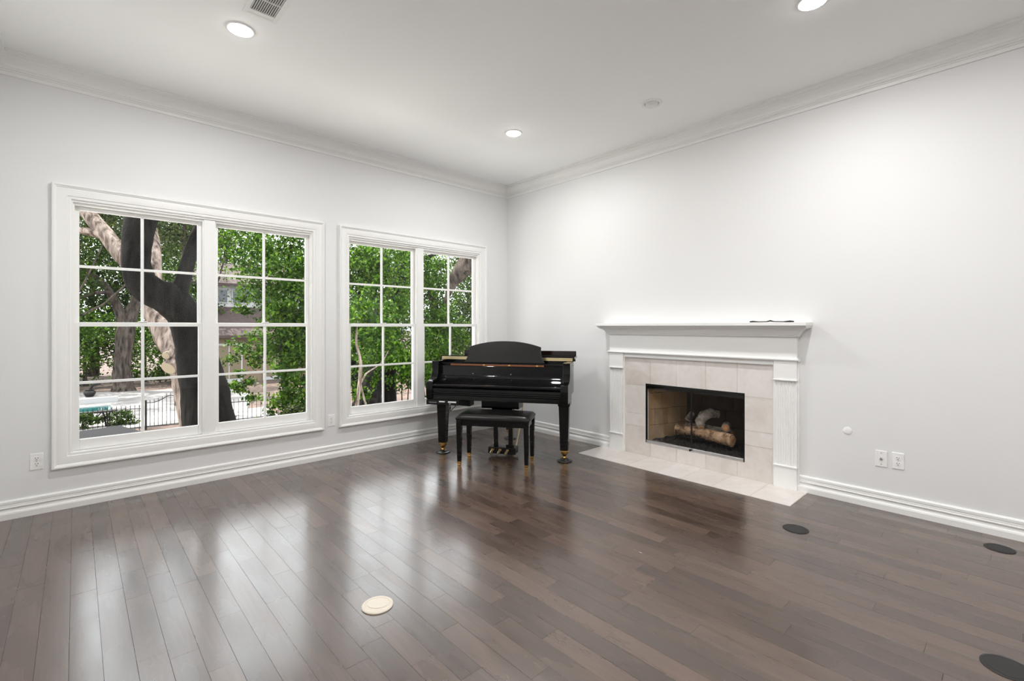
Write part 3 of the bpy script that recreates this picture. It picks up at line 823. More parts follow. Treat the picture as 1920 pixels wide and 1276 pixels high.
# legs
def pleg(x, y, top, wt, wb):
    lg = pb(MB().add([(x + sx * w_, y + sy * w_, z) for z, w_ in ((.112, wb), (top - .05, wt), (top, wt)) for sx, sy in ((-1, -1), (1, -1), (1, 1), (-1, 1))],
        [(0, 3, 2, 1), (8, 9, 10, 11)] + [(k * 4 + i, k * 4 + (i + 1) % 4, k * 4 + 4 + (i + 1) % 4, k * 4 + 4 + i) for k in (0, 1) for i in range(4)]), 'leg', 'black_lacquer', bev=.005)
    pb(MB().lathe([(wb * 1.12, .112), (wb * 1.12, .104), (wb * .95, .100), (wb * .9, .078), (wb * .62, .066), (wb * .5, .055), (0, .055)], (x, y, 0), 20), 'ferrule', 'brass', lg, smooth=40)
    cs = MB(); cs.box(x - .020, x - .014, y - .012, y + .012, .030, .062); cs.box(x + .014, x + .020, y - .012, y + .012, .030, .062); cs.box(x - .02, x + .02, y - .012, y + .012, .055, .064)
    pb(cs, 'caster_fork', 'brass', lg, bev=.002)
    pb(MB().lathe([(0, -.010), (.018, -.010), (.020, -.006), (.020, .006), (.018, .010), (0, .010)], (x, y, .034), 18, 'x'), 'caster_wheel', 'brass', lg, smooth=40)
    pb(MB().lathe([(.078, 0), (.080, .005), (.076, .011), (.052, .015), (.046, .022), (.038, .022), (.032, .014), (0, .014)], (x, y, 0), 32), 'caster_cup', 'rubber', lg, smooth=40)
pleg(-.645, 0, .607, .053, .040); pleg(.685, 0, .607, .053, .040); pleg(-.10, .80, .672, .050, .040)
for x in (-.645, .685): pb(B(x - .062, x + .062, -.062, .075, .560, .606), 'leg_block', 'black_lacquer', bev=.012)
# pedal lyre
ly = pb(B(-.196, .212, -.03, .14, .508, .6065), 'lyre_box', 'black_lacquer', bev=.003)
pb(B(-.090, .132, .0, .10, .430, .5075), 'lyre_head', 'black_lacquer', ly, bev=.003)
pb(B(-.02, .07, -.004, -.0005, .462, .470), 'maker_plate', 'dark_label', ly)
for x in (-.058, .107): pb(B(x - .022, x + .022, .028, .072, .096, .430), 'lyre_post', 'black_lacquer', ly, bev=.003)
pb(B(-.126, .172, -.02, .12, .030, .098), 'pedal_box', 'black_lacquer', ly, bev=.006)
pb(B(-.030, .080, .060, .066, .110, .430), 'guard_plate', 'smoked', ly)
for x in (-.072, .008, .088):
    pb(MB().tube([(x, -.018, .072), (x, -.045, .070), (x, -.085, .058), (x, -.105, .050)], [.010, .011, .014, .012], 10), 'pedal', 'brass_pale', ly, smooth=50)
    pb(MB().lathe([(0, 0), (.014, .0), (.016, -.004), (.012, -.008), (0, -.009)], (x, -.021, .072), 12, 'y'), 'pedal_bush', 'brass', ly, smooth=40)
for x, x2 in ((.148, .172), (-.10, -.135)):
    pb(MB().tube([(x, .10, .075), (x2, .26, .34), (x2 + .01, .34, .640)], .006, 8), 'lyre_rod', 'brass_pale', ly, smooth=50)
# player control unit under the key bed
cu = thing('player_control_unit', 'slim black player control box hung under the piano\'s left end', 'control box', PLOC, PROT)
pb(MB().box(-.748, -.384, -.212, .03, .552, .6065), 'housing', 'black_satin', cu, bev=.006)
fc = pb(B(-.736, -.396, -.2160, -.2122, .560, .598), 'face', 'black_lacquer', cu)
for x0, x1, z0_, z1_ in ((-.600, -.535, .582, .594), (-.500, -.410, .580, .594), (-.488, -.470, .565, .570)):
    pb(B(x0, x1, -.2172, -.2161, z0_, z1_), 'button', 'plate', fc)
for i in range(9): pb(B(-.712 + i * .0095, -.706 + i * .0095, -.2170, -.2161, .574, .582), 'indicator', 'dark_label', fc)
pb(MB().add([(-.384, -.21, .6065), (-.384, .03, .6065), (-.30, .03, .6065), (-.30, -.10, .6065), (-.384, -.21, .556), (-.384, .03, .556), (-.30, .03, .530), (-.30, -.10, .530)],
   [(0, 3, 2, 1), (4, 5, 6, 7), (0, 1, 5, 4), (1, 2, 6, 5), (2, 3, 7, 6), (3, 0, 4, 7)]), 'side_bracket', 'black_satin', cu)
b = MB(); b.tube([(-.46, -.10, .552), (-.47, -.09, .52), (-.51, -.07, .49), (-.535, -.06, .46), (-.54, -.05, .52), (-.56, -.055, .44), (-.57, -.05, .40), (-.565, -.05, .37)], .005, 6)
pb(b, 'loose_cable', 'rubber', cu, smooth=50)

# ------------------------------------------------------------------ piano bench
bc = np.array(PLOC[:2]) + .035 * np.array([.541, -.841]) - .250 * np.array([.841, .541])
BROT = PROT + radians(2.4)
bn = thing('piano_bench', 'black padded piano bench with brass-tipped tapered legs in front of the piano', 'bench', (float(bc[0]), float(bc[1]), 0), BROT)
def bb(b, name, mt, parent=bn, **kw): return b.build(name, mt, parent, world=False, **kw)
hx, hy = .336, .162
for sx in (-1, 1):
    for sy in (-1, 1):
        x, y = sx * hx, sy * hy; wt, wb = .026, .018
        lg = bb(MB().add([(x + ax * w_ - sx * (w_ - wb) * 0, y + ay * w_, z) for z, w_ in ((.045, wb), (.40, wt), (.455, wt)) for ax, ay in ((-1, -1), (1, -1), (1, 1), (-1, 1))],
            [(0, 3, 2, 1), (8, 9, 10, 11)] + [(k * 4 + i, k * 4 + (i + 1) % 4, k * 4 + 4 + (i + 1) % 4, k * 4 + 4 + i) for k in (0, 1) for i in range(4)]), 'leg', 'black_lacquer', bev=.002)
        fr = MB()
        fr.add([(x + ax * w_, y + ay * w_, z) for z, w_ in ((.0, .0135), (.018, .0160), (.020, .014), (.036, .0185), (.046, .0195), (.047, .0195)) for ax, ay in ((-1, -1), (1, -1), (1, 1), (-1, 1))],
            [(0, 3, 2, 1), (20, 21, 22, 23)] + [(k * 4 + i, k * 4 + (i + 1) % 4, k * 4 + 4 + (i + 1) % 4, k * 4 + 4 + i) for k in range(5) for i in range(4)])
        bb(fr, 'ferrule', 'brass', lg)
for sy in (-1, 1): bb(B(-hx + .026, hx - .026, sy * hy - .012, sy * hy + .012, .398, .455), 'apron', 'black_lacquer', bev=.002)
for sx in (-1, 1): bb(B(sx * hx - .012, sx * hx + .012, -hy + .026, hy - .026, .398, .455), 'apron', 'black_lacquer', bev=.002)
# cushion: rounded slab with a soft crown
nx, ny = 28, 16; V = []; F_ = []
cw, cd_ = .374, .195
for i in range(nx + 1):
    for j in range(ny + 1):
        s_, t = -1 + 2 * i / nx, -1 + 2 * j / ny
        e = (max(0, 1 - abs(s_) ** 14)) ** .35 * (max(0, 1 - abs(t) ** 9)) ** .35
        V.append((s_ * cw * (1 - .012 * t * t), t * cd_ * (1 - .01 * s_ * s_), .474 + .036 * e + .008 * (1 - s_ * s_) * (1 - t * t)))
for i in range(nx):
    for j in range(ny): F_.append((i * (ny + 1) + j, (i + 1) * (ny + 1) + j, (i + 1) * (ny + 1) + j + 1, i * (ny + 1) + j + 1))
b = MB(); b.add(V, F_)
rim = [i * (ny + 1) for i in range(nx + 1)] + [nx * (ny + 1) + j for j in range(1, ny + 1)] + [i * (ny + 1) + ny for i in range(nx - 1, -1, -1)] + [j for j in range(ny - 1, 0, -1)]
n0 = len(V); low = [(V[i][0] * .985, V[i][1] * .975, .4565) for i in rim]
b.v += low
for k in range(len(rim)):
    q = (k + 1) % len(rim); b.f.append([rim[q], rim[k], n0 + k, n0 + q]); b.mi.append(0); b.r.append(.5)
b.f.append([n0 + k for k in range(len(rim))]); b.mi.append(0); b.r.append(.5)
cu_ = bb(b, 'cushion', 'leather', smooth=60)
# ------------------------------------------------------------------ outside
GZ = -2.40
b = MB(); b.box(-200, 300, .3, 400, GZ - .3, GZ); b.build('ground', 'mulch', kind='structure')
B(-12, 9, .3, 5.2, GZ, GZ + .05).build('bounce_patio', 'bounce_stone', kind='structure')  # unseen pale paving, added to bounce sunlight up to the ceiling
b = MB(); b.ex_z([(-9.5, 17.9), (-1.2, 17.2), (.9, 17.4), (2.6, 24), (2.4, 29.8), (-1.0, 29.4), (-5, 31.5), (-12, 32)], GZ, GZ + .06); b.build('pool_deck', 'deck', kind='structure')
b = MB(); b.ex_z([(-.4, 13.0), (1.6, 12.6), (2.0, 19), (1.0, 19), (.4, 17.0)], GZ, GZ + .05); b.build('garden_path', 'deck', kind='structure')
b = MB(); b.box(-9, -3.25, 22.2, 24.3, GZ + .05, GZ + .075)
pool = b.build('pool', 'water', kind='structure')
B(-9, -3.1, 22.0, 22.2, GZ + .06, GZ + .14).build('pool_coping', 'iron', kind='structure')
B(-9, -2.9, 25.6, 25.9, GZ + .06, GZ + .30).build('deck_step', 'stucco_white', kind='structure')

def leaves(b_pts, size, seed):
    """b_pts: leaf centres -> diamond leaves, folded a little along the mid-rib"""
    r = np.random.default_rng(seed); n = len(b_pts)
    d = r.normal(size=(n, 3)); d[:, 2] -= .25; d /= np.linalg.norm(d, axis=1)[:, None]
    q = r.normal(size=(n, 3)); q[:, 2] += .9
    s_ = np.cross(d, q); s_ /= (np.linalg.norm(s_, axis=1)[:, None] + 1e-9)
    nm = np.cross(s_, d)
    L_ = size * r.uniform(.6, 1.35, n)[:, None]
    a = b_pts - d * L_ * .5; e = b_pts + d * L_ * .5
    l_ = b_pts + s_ * L_ * .28 + nm * L_ * .10; rr_ = b_pts - s_ * L_ * .28 + nm * L_ * .10
    v = np.stack([a, l_, e, rr_], 1).reshape(-1, 3)
    return v, r.random(n)
def foliage(name, mt, parent, clusters, size, seed, world=True, **kw):
    """clusters: (cx, cy, cz, rx, ry, rz, n)"""
    r = np.random.default_rng(seed); P = []
    for cx, cy, cz, rx, ry, rz, n in clusters:
        k = max(6, int(n / 45))
        c = r.normal(size=(k, 3)); c /= np.linalg.norm(c, axis=1)[:, None]; c *= (r.random((k, 1)) ** .45)
        idx = r.integers(0, k, n)
        p = c[idx] + r.normal(size=(n, 3)) * .13
        P.append(p * np.array([rx, ry, rz]) + np.array([cx, cy, cz]))
    P = np.concatenate(P)
    P[:, 2] = np.maximum(P[:, 2], GZ + .06)
    v, rnd = leaves(P, size, seed + 1)
    off = np.zeros(3)
    if parent is not None: off = np.array(ROOTLOC[parent.name])
    else:
        mn, mx = v.min(0), v.max(0); off = np.array([(mn[0] + mx[0]) / 2, (mn[1] + mx[1]) / 2, mn[2]])
    v = (v - off).astype(np.float32); n = len(rnd)
    me = bpy.data.meshes.new(name)
    me.vertices.add(4 * n); me.vertices.foreach_set('co', v.ravel())
    me.loops.add(4 * n); me.loops.foreach_set('vertex_index', np.arange(4 * n, dtype=np.int32))
    me.polygons.add(n); me.polygons.foreach_set('loop_start', np.arange(0, 4 * n, 4, dtype=np.int32)); me.polygons.foreach_set('loop_total', np.full(n, 4, dtype=np.int32))
    me.materials.append(M[mt])
    at_ = me.attributes.new('rnd', 'FLOAT', 'FACE'); at_.data.foreach_set('value', rnd.astype(np.float32))
    me.update(calc_edges=True)
    o = bpy.data.objects.new(name, me); COL.objects.link(o)
    if parent is not None: o.parent = parent
    else: o.location = off
    tag(o, **kw); o['kind'] = 'stuff'
    return o
def smooth_path(pts, n=4):
    c = catmull(pts, n); return [tuple(p[:3]) for p in c], [float(max(p[3], .006)) for p in c]
def limb(parent, name, mt, pts, seed=1, n=12, wob=.05, sub=4):
    P, R = smooth_path(pts, sub); return MB().tube(P, R, n, wob, seed=seed).build(name, mt, parent, smooth=70)

# near oak with the dark leaning trunk; its shaded look is put into the bark colour
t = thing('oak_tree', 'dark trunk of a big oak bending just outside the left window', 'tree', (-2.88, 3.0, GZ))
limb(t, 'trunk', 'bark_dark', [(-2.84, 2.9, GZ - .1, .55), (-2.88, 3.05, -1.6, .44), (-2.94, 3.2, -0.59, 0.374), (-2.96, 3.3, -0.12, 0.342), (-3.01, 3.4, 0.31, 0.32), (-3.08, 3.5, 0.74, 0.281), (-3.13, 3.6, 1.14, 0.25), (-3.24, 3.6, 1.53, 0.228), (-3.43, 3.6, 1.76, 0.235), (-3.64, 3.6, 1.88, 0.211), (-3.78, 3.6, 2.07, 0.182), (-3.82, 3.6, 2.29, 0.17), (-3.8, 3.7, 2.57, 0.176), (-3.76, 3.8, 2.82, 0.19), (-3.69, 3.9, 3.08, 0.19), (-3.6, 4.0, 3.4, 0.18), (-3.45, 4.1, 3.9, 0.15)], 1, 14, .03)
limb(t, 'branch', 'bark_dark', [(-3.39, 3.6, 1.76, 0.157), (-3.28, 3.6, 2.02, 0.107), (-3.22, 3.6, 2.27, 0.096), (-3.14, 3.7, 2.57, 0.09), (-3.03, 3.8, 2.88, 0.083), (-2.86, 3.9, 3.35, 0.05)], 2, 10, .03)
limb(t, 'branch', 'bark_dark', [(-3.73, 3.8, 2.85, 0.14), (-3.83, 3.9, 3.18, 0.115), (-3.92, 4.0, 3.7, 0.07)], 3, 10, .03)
# pale leaning tree behind it
t = thing('leaning_tree', 'pale sunlit leaning tree with sawn branch stubs behind the dark oak', 'tree', (-2.7, 6.0, GZ))
limb(t, 'trunk', 'bark_pale', [(-2.45, 6.0, GZ - .1, .40), (-2.6, 6.0, -1.2, .33), (-2.78, 6.0, .0, 0.28), (-2.88, 6.0, 0.47, 0.256), (-3.0, 6.0, 0.8, 0.215), (-3.12, 6.2, 1.13, 0.225), (-3.25, 6.4, 1.49, 0.216), (-3.35, 6.6, 1.91, 0.187), (-3.33, 6.8, 2.45, 0.159), (-3.3, 7.0, 2.95, 0.14), (-3.36, 7.2, 3.46, 0.12), (-3.43, 7.4, 4.1, 0.08)], 4, 14, .04)
limb(t, 'branch', 'bark_pale', [(-3.32, 6.5, 1.8, 0.155), (-3.58, 6.8, 2.43, 0.156), (-3.84, 7.0, 2.86, 0.145), (-4.06, 7.2, 3.23, 0.134), (-4.27, 7.4, 3.56, 0.124), (-4.5, 7.6, 3.95, 0.09)], 5, 12, .04)
limb(t, 'branch', 'bark_pale', [(-4.01, 7.1, 3.12, 0.093), (-4.2, 7.2, 3.17, 0.077), (-4.55, 7.3, 3.22, 0.05)], 6, 10, .04)
for p0, p1, r0, r1 in (((-2.98, 6.0, .78), (-3.19, 5.8, .60), .125, .133), ((-3.05, 6.0, .96), (-3.23, 5.8, .83), .085, .072)):
    st = MB().tube([p0, p1], [r0, r1], 12, .02, seed=8).build('sawn_stub', 'bark_pale', t, smooth=60)
    d_ = np.array(p1) - np.array(p0); d_ /= np.linalg.norm(d_); q_ = np.array(p1)
    MB().tube([q_, q_ + d_ * .006], [r1 * .93, r1 * .9], 14).build('cut_face', 'cut_wood', st)
# far tree beyond the pool deck
t = thing('spreading_tree', 'grey forked tree standing at the far edge of the pool deck', 'tree', (-2.44, 30.5, GZ))
limb(t, 'trunk', 'bark_grey', [(-2.44, 30.5, -2.55, 0.72), (-2.44, 30.5, -2.1, 0.5), (-2.44, 30.5, -1.51, 0.433), (-2.47, 30.5, -0.73, 0.402), (-2.39, 30.5, 0.19, 0.418), (-2.3, 30.5, 1.12, 0.435), (-2.06, 30.5, 2.06, 0.343), (-1.81, 30.5, 3.0, 0.283), (-1.66, 30.5, 4.27, 0.2), (-1.4, 30.5, 6.2, .1)], 9, 14, .06)
limb(t, 'branch', 'bark_grey', [(-2.35, 30.5, 1.28, 0.341), (-2.63, 30.5, 2.36, 0.246), (-3.03, 30.5, 3.41, 0.183), (-3.6, 30.4, 4.13, 0.135), (-4.6, 30.2, 4.9, .06)], 10, 10, .05)
limb(t, 'branch', 'bark_grey', [(-3.0, 30.4, 3.3, .12), (-3.7, 29.5, 3.2, .09), (-4.6, 29.0, 2.7, .05)], 11, 8, .05)
foliage('crown', 'leaf_mid', t, [(-4.2, 30, 6.0, 2.6, 2.2, 2.0, 3600), (-1.6, 30, 6.6, 2.6, 2.4, 2.2, 3600), (.6, 30.5, 5.6, 2.2, 2, 2.0, 2600), (-4.9, 29, 3.6, 1.6, 1.5, 1.1, 1300)], .17, 21)

# trees with crowns along the garden's far side
def tree(name, label, x, y, crown, mt, lf, r0, seed, size=.17, group='trees beyond the garden'):
    t = thing(name, label, 'tree', (x, y, GZ), group=group)
    top = max(c_[2] for c_ in crown)
    limb(t, 'trunk', mt, [(x, y, GZ - .1, r0 * 1.3), (x + .05, y, GZ + 1, r0), (x - .1, y + .1, (GZ + top) / 2, r0 * .75), (x + .1, y, top, r0 * .3)], seed, 10, .05)
    for k_, c_ in enumerate(crown[:3]):
        limb(t, 'branch', mt, [(x - .05, y, GZ + (top - GZ) * .4, r0 * .5), ((x + c_[0]) / 2, (y + c_[1]) / 2, (GZ + top) / 2 + .3, r0 * .35), (c_[0], c_[1], c_[2], r0 * .14)], seed + k_, 8, .05)
    foliage('crown', lf, t, crown, size, seed + 50)
    return t
tree('shade_tree', 'leafy tree at the far left behind the pool deck', -6.6, 33, [(-7.0, 33, 4.6, 3.0, 2, 3.2, 4200), (-5.4, 32.5, .6, 2.2, 1.6, 2.2, 3000), (-6.6, 33, 1.6, 3, 1.6, 2.2, 2400)], 'bark_grey', 'leaf_bright', .3, 31)
tree('shade_tree', 'bright green tree right of the grey forked tree', .6, 34, [(-.2, 33.5, .4, 2.4, 1.6, 2.3, 3600), (1.2, 34, 4.2, 2.6, 2, 3.0, 3600), (1.6, 33, 1.6, 1.6, 1.4, 2.0, 1800)], 'bark_grey', 'leaf_bright', .3, 35)
tree('shade_tree', 'tall dark tree above the neighbouring house roof', 4.6, 39.6, [(4.2, 39.5, 8.0, 3.4, 2.0, 2.3, 4200), (8.0, 39.8, 7.4, 3.2, 2.0, 3.0, 3600), (1.6, 39.6, 8.6, 2.6, 2, 2.0, 2200)], 'bark_grey', 'leaf_mid', .34, 39)
tree('shade_tree', 'broad tree behind the neighbouring house gable', 14.6, 34, [(13.6, 33, 5.6, 3.0, 2.4, 3.6, 4800), (15.0, 33, 1.2, 3.0, 2, 3.2, 3600), (17.0, 33, 6.0, 3, 2.4, 3.4, 3600)], 'bark_grey', 'leaf_mid', .34, 43)
tree('shade_tree', 'dense tree far behind the second window\'s left sash', 16.5, 25, [(14.8, 24.5, 4.4, 3.0, 2.2, 3.6, 4600), (15.6, 24, .2, 3.0, 2, 2.6, 3800), (18.6, 24.5, 5.0, 3.0, 2.2, 3.6, 4200)], 'bark_grey', 'leaf_mid', .34, 47)
tree('shade_tree', 'dense tree far behind the second window\'s right sash', 22.5, 22, [(21.8, 22, 4.6, 3.2, 2.4, 3.8, 4600), (22.5, 21.5, .2, 3.4, 2, 2.8, 3800), (26.0, 22, 4.6, 3.2, 2.4, 3.8, 3600)], 'bark_grey', 'leaf_olive', .34, 51)
tree('shade_tree', 'olive-green tree rising above the oak at the top of the left window', -1.0, 20, [(-1.0, 20, 5.8, 1.9, 1.5, 1.1, 2400), (.9, 20.5, 5.4, 1.6, 1.5, 1.5, 2200), (-3.6, 21, 6.0, 1.6, 1.4, .9, 1500)], 'bark_grey', 'leaf_olive', .14, 55, .14)

for x_, y_, lb_, sd_ in ((-9.5, 42, 'tall backdrop tree furthest left behind the pool garden', 131), (-3.5, 43, 'tall backdrop tree directly behind the grey forked tree', 135), (2.5, 44, 'tall backdrop tree behind the upper roof of the house', 139), (9.5, 44, 'tall backdrop tree behind the right end of the house', 143), (18, 40, 'tall backdrop tree between the two windows far off', 147), (27, 34, 'tall backdrop tree furthest right behind the garden', 151), (33, 28, 'tall backdrop tree at the far right edge of the right window', 155)):
    tree('backdrop_tree', lb_, x_, y_, [(x_, y_, 6.5, 4.6, 2.2, 4.4, 4200), (x_ - 1.5, y_ - 1, 1.5, 4.6, 1.8, 4.0, 4200), (x_ + 2, y_ - .5, 4.0, 3.6, 2, 4.4, 3200)], 'bark_grey', 'leaf_mid', .34, sd_, .30, 'backdrop trees')
o = thing('tall_hedge', 'tall leafy hedge along the far side of the pool deck', 'hedge', (-5.5, 35.5, GZ))
for k_ in range(5): limb(o, 'stem', 'bark_grey', [(-13 + k_ * 3, 35.5, GZ - .1, .12), (-13 + k_ * 3, 35.4, GZ + 2.5, .08), (-12.8 + k_ * 3, 35.5, GZ + 5, .03)], 160 + k_, 6, .04)
foliage('leaves', 'leaf_bright', o, [(-13 + k_ * 2.2, 35.3, GZ + 1.2 + 2.0 * (q_ % 2) + 2.2 * (q_ // 2), 1.7, .9, 1.5, 800) for k_ in range(7) for q_ in range(3)], .2, 170)
o = thing('tall_hedge', 'tall leafy hedge closing the garden behind the right window', 'hedge', (20.0, 27.0, GZ))
for k_ in range(6): limb(o, 'stem', 'bark_grey', [(13 + k_ * 3.4, 29 - k_ * 1.5, GZ - .1, .12), (13 + k_ * 3.4, 29 - k_ * 1.5, GZ + 2.5, .08), (13.2 + k_ * 3.4, 29 - k_ * 1.5, GZ + 5, .03)], 180 + k_, 6, .04)
foliage('leaves', 'leaf_mid', o, [(12 + k_ * 2.3, 29.4 - k_ * 1.0, GZ + 1.0 + 2.0 * q_, 1.8, .9, 1.5, 700) for k_ in range(9) for q_ in range(3)], .2, 190)
tree('shade_tree', 'olive-green tree high at the upper left beyond the leaning tree', -6.2, 26, [(-5.6, 26, 6.6, 2.0, 1.4, 1.3, 2600), (-3.0, 26.5, 6.8, 2.0, 1.4, 1.3, 2600), (-.6, 27, 6.6, 2.0, 1.4, 1.4, 2600), (-5.2, 26, 4.6, 1.2, 1.2, .9, 1200)], 'bark_grey', 'leaf_olive', .14, 57, .15)
# nearer leafy trees right outside the windows
t = tree('garden_tree', 'bright green young tree filling the right sash of the left window', .35, 10.5,
     [(-.1, 11.0, 3.9, 1.5, 1.0, 1.0, 3200), (.35, 10.4, 2.7, 1.35, 1.0, 1.1, 3800), (.35, 9.6, 1.6, .95, .8, 1.0, 2800), (.3, 9.2, .6, .95, .8, 1.0, 2600), (1.6, 10.6, 3.4, 1.2, 1.0, 1.4, 2400), (.05, 9.0, -.5, .75, .7, .8, 1700), (-.35, 12.0, .7, .85, .6, .7, 1300), (-.1, 11.6, 2.2, .8, .6, .6, 1000), (-.5, 12.4, -.6, .6, .6, .5, 700), (.2, 8.8, -1.4, .8, .7, .6, 1200)],
     'bark_dark', 'leaf_bright', .11, 61, .115, 'leafy trees close outside the windows')
t = tree('garden_tree', 'leafy tree outside the left sash of the right window', 2.1, 9.4,
     [(2.1, 9.2, 3.3, 1.0, .9, .9, 2600), (2.9, 9.4, 3.5, 1.0, .9, .8, 2400), (1.5, 8.2, 1.7, .8, .7, .9, 2400), (2.9, 9.2, 1.9, .9, .8, .9, 2200), (2.3, 8.4, .9, .9, .7, .8, 2200), (1.15, 7.2, 1.0, .5, .5, .6, 1200)],
     'bark_dark', 'leaf_bright', .12, 67, .11, 'leafy trees close outside the windows')
t = tree('garden_tree', 'leafy tree outside the right sash of the right window', 5.2, 10.6,
     [(4.5, 10.0, 3.2, .9, .9, 1.0, 2400), (5.6, 10.0, 2.9, 1.0, .9, 1.1, 2600), (5.1, 9.2, 1.6, 1.0, .8, .9, 2400), (4.3, 8.6, .5, .9, .7, .8, 2000), (5.6, 9.0, .7, .8, .8, .8, 1600)],
     'bark_grey', 'leaf_bright', .14, 73, .11, 'leafy trees close outside the windows')
# shrubs below
def shrub(label, x, y, cl, lf, seed, size=.1):
    o = thing('garden_shrub', label, 'shrub', (x, y, GZ), group='shrubs below the windows')
    for k_ in range(3):
        limb(o, 'stem', 'bark_dark', [(x + .05 * k_, y, GZ - .05, .03), (x + .1 * (k_ - 1), y, GZ + .6, .024), (x + .3 * (k_ - 1), y + .1, cl[0][2], .01)], seed + k_, 6, .02)
    foliage('leaves', lf, o, cl, size, seed + 9)
shrub('green shrub low in the left sash of the right window', 1.3, 7.0, [(1.1, 5.9, .75, .7, .4, .55, 1700), (.9, 6.0, 1.5, .8, .4, .6, 1500), (.55, 5.7, .1, .35, .3, .5, 500)], 'leaf_bright', 81)
shrub('green shrub under the mullion of the right window', 2.7, 7.6, [(2.6, 7.4, .2, .7, .6, .7, 1500), (3.2, 7.6, -.3, .6, .5, .5, 900)], 'leaf_bright', 85)
shrub('yellow-green shrub at the foot of the bright young tree', .0, 8.2, [(-.3, 8.0, -1.0, .5, .5, .4, 900), (-.75, 8.4, -1.2, .4, .4, .35, 500)], 'leaf_olive', 89)
shrub('low clipped hedge inside the iron fence', -3.6, 18.2, [(-4.4, 18.3, -2.05, 1.0, .35, .35, 1400), (-3.2, 18.3, -2.1, .8, .35, .3, 1000)], 'leaf_mid', 93, .1)
o = thing('flower_bush', 'small bush with red flowers beside the garden gate', 'shrub', (-1.25, 17.5, GZ))
limb(o, 'stem', 'bark_dark', [(-1.25, 17.5, GZ - .02, .03), (-1.27, 17.5, GZ + .4, .02), (-1.2, 17.5, GZ + .8, .01)], 97, 6, .02)
foliage('blossom', 'leaf_red', o, [(-1.25, 17.5, GZ + .95, .28, .2, .2, 260)], .1, 98)
foliage('leaves', 'leaf_mid', o, [(-1.25, 17.5, GZ + .6, .3, .25, .3, 260)], .1, 99)
# stems and trunks seen in the right window
t = thing('tree_trunk', 'thick dark trunk low in the left sash of the right window', 'tree', (.5, 6.0, GZ))
limb(t, 'trunk', 'bark_dark', [(.40, 5.95, GZ - .1, .50), (0.58, 6.0, -1.44, 0.387), (0.84, 6.2, -0.79, 0.345), (1.12, 6.4, -0.11, 0.301), (1.32, 6.7, 0.50, 0.20), (1.6, 7.1, 1.3, 0.10), (1.8, 7.5, 2.2, .05)], 101, 12, .04)
t = thing('sapling', 'thin pale sapling stem at the left edge of the right window', 'tree', (-.05, 5.0, GZ))
limb(t, 'stem', 'bark_pale', [(-.05, 5.0, GZ, .055), (0.02, 5.0, -0.82, 0.048), (0.08, 5.0, -0.36, 0.045), (0.14, 5.0, 0.1, 0.040), (0.17, 5.0, 0.57, 0.034), (0.07, 5.0, 1.04, 0.025), (.1, 5.0, 1.5, .012)], 105, 8, .03)
limb(t, 'twig', 'bark_pale', [(0.13, 5.0, .05, 0.022), (0.30, 5.1, .25, .02), (0.44, 5.2, 0.34, 0.018), (0.77, 5.2, 0.53, 0.012), (1.0, 5.3, .8, .008)], 106, 8, .03)
limb(t, 'twig', 'bark_pale', [(.50, 5.2, -.75, .018), (0.40, 5.2, -0.45, 0.02), (0.29, 5.2, -0.05, 0.02), (.16, 5.05, .25, .012)], 107, 8, .03)
foliage('leaves', 'leaf_bright', t, [(.25, 5.1, .85, .45, .3, .40, 420), (.75, 5.3, .75, .4, .3, .3, 260), (.3, 5.1, 1.5, .5, .3, .4, 300)], .085, 108)
t = thing('tree_trunk', 'upright dark trunk at the top of the right window\'s left sash', 'tree', (4.5, 12.0, GZ))
limb(t, 'trunk', 'bark_dark', [(4.5, 12, GZ - .1, .38), (4.55, 12, 0, .33), (4.73, 12.0, 1.62, 0.30), (4.97, 12.0, 2.9, 0.30), (5.21, 12.0, 3.99, 0.32), (5.45, 12.0, 5.0, 0.25), (5.8, 12, 6, .1)], 111, 12, .04)
limb(t, 'branch', 'bark_dark', [(5.15, 12.0, 3.6, .14), (5.9, 11.6, 4.1, .10), (6.8, 11.4, 4.5, .05)], 112, 8, .04)
t = thing('tree_trunk', 'mottled brown trunk behind the piano\'s left end in the right window', 'tree', (5.7, 9.0, GZ))
limb(t, 'trunk', 'bark_grey', [(5.75, 8.8, GZ - .1, .32), (5.65, 8.9, -1.2, .27), (5.59, 9.0, -0.32, 0.25), (5.57, 9.3, 0.63, 0.234), (5.45, 9.6, 1.21, 0.216), (5.41, 10.0, 2.01, 0.17), (5.3, 10.4, 3.4, .07)], 115, 12, .05)
t = thing('tree_trunk', 'massive brown limb in the top right pane of the right window', 'tree', (7.6, 8.2, GZ))
limb(t, 'trunk', 'bark_grey', [(7.8, 8.2, GZ - .1, .60), (7.6, 8.2, 1.0, .50), (7.0, 8.1, 3.2, .48), (6.4, 8.0, 4.1, .46), (5.9, 8.1, 3.85, .42), (5.60, 8.3, 3.50, .34), (5.44, 8.8, 3.02, .22), (5.36, 9.0, 2.65, .13), (5.3, 9.2, 2.2, .05)], 119, 14, .08)

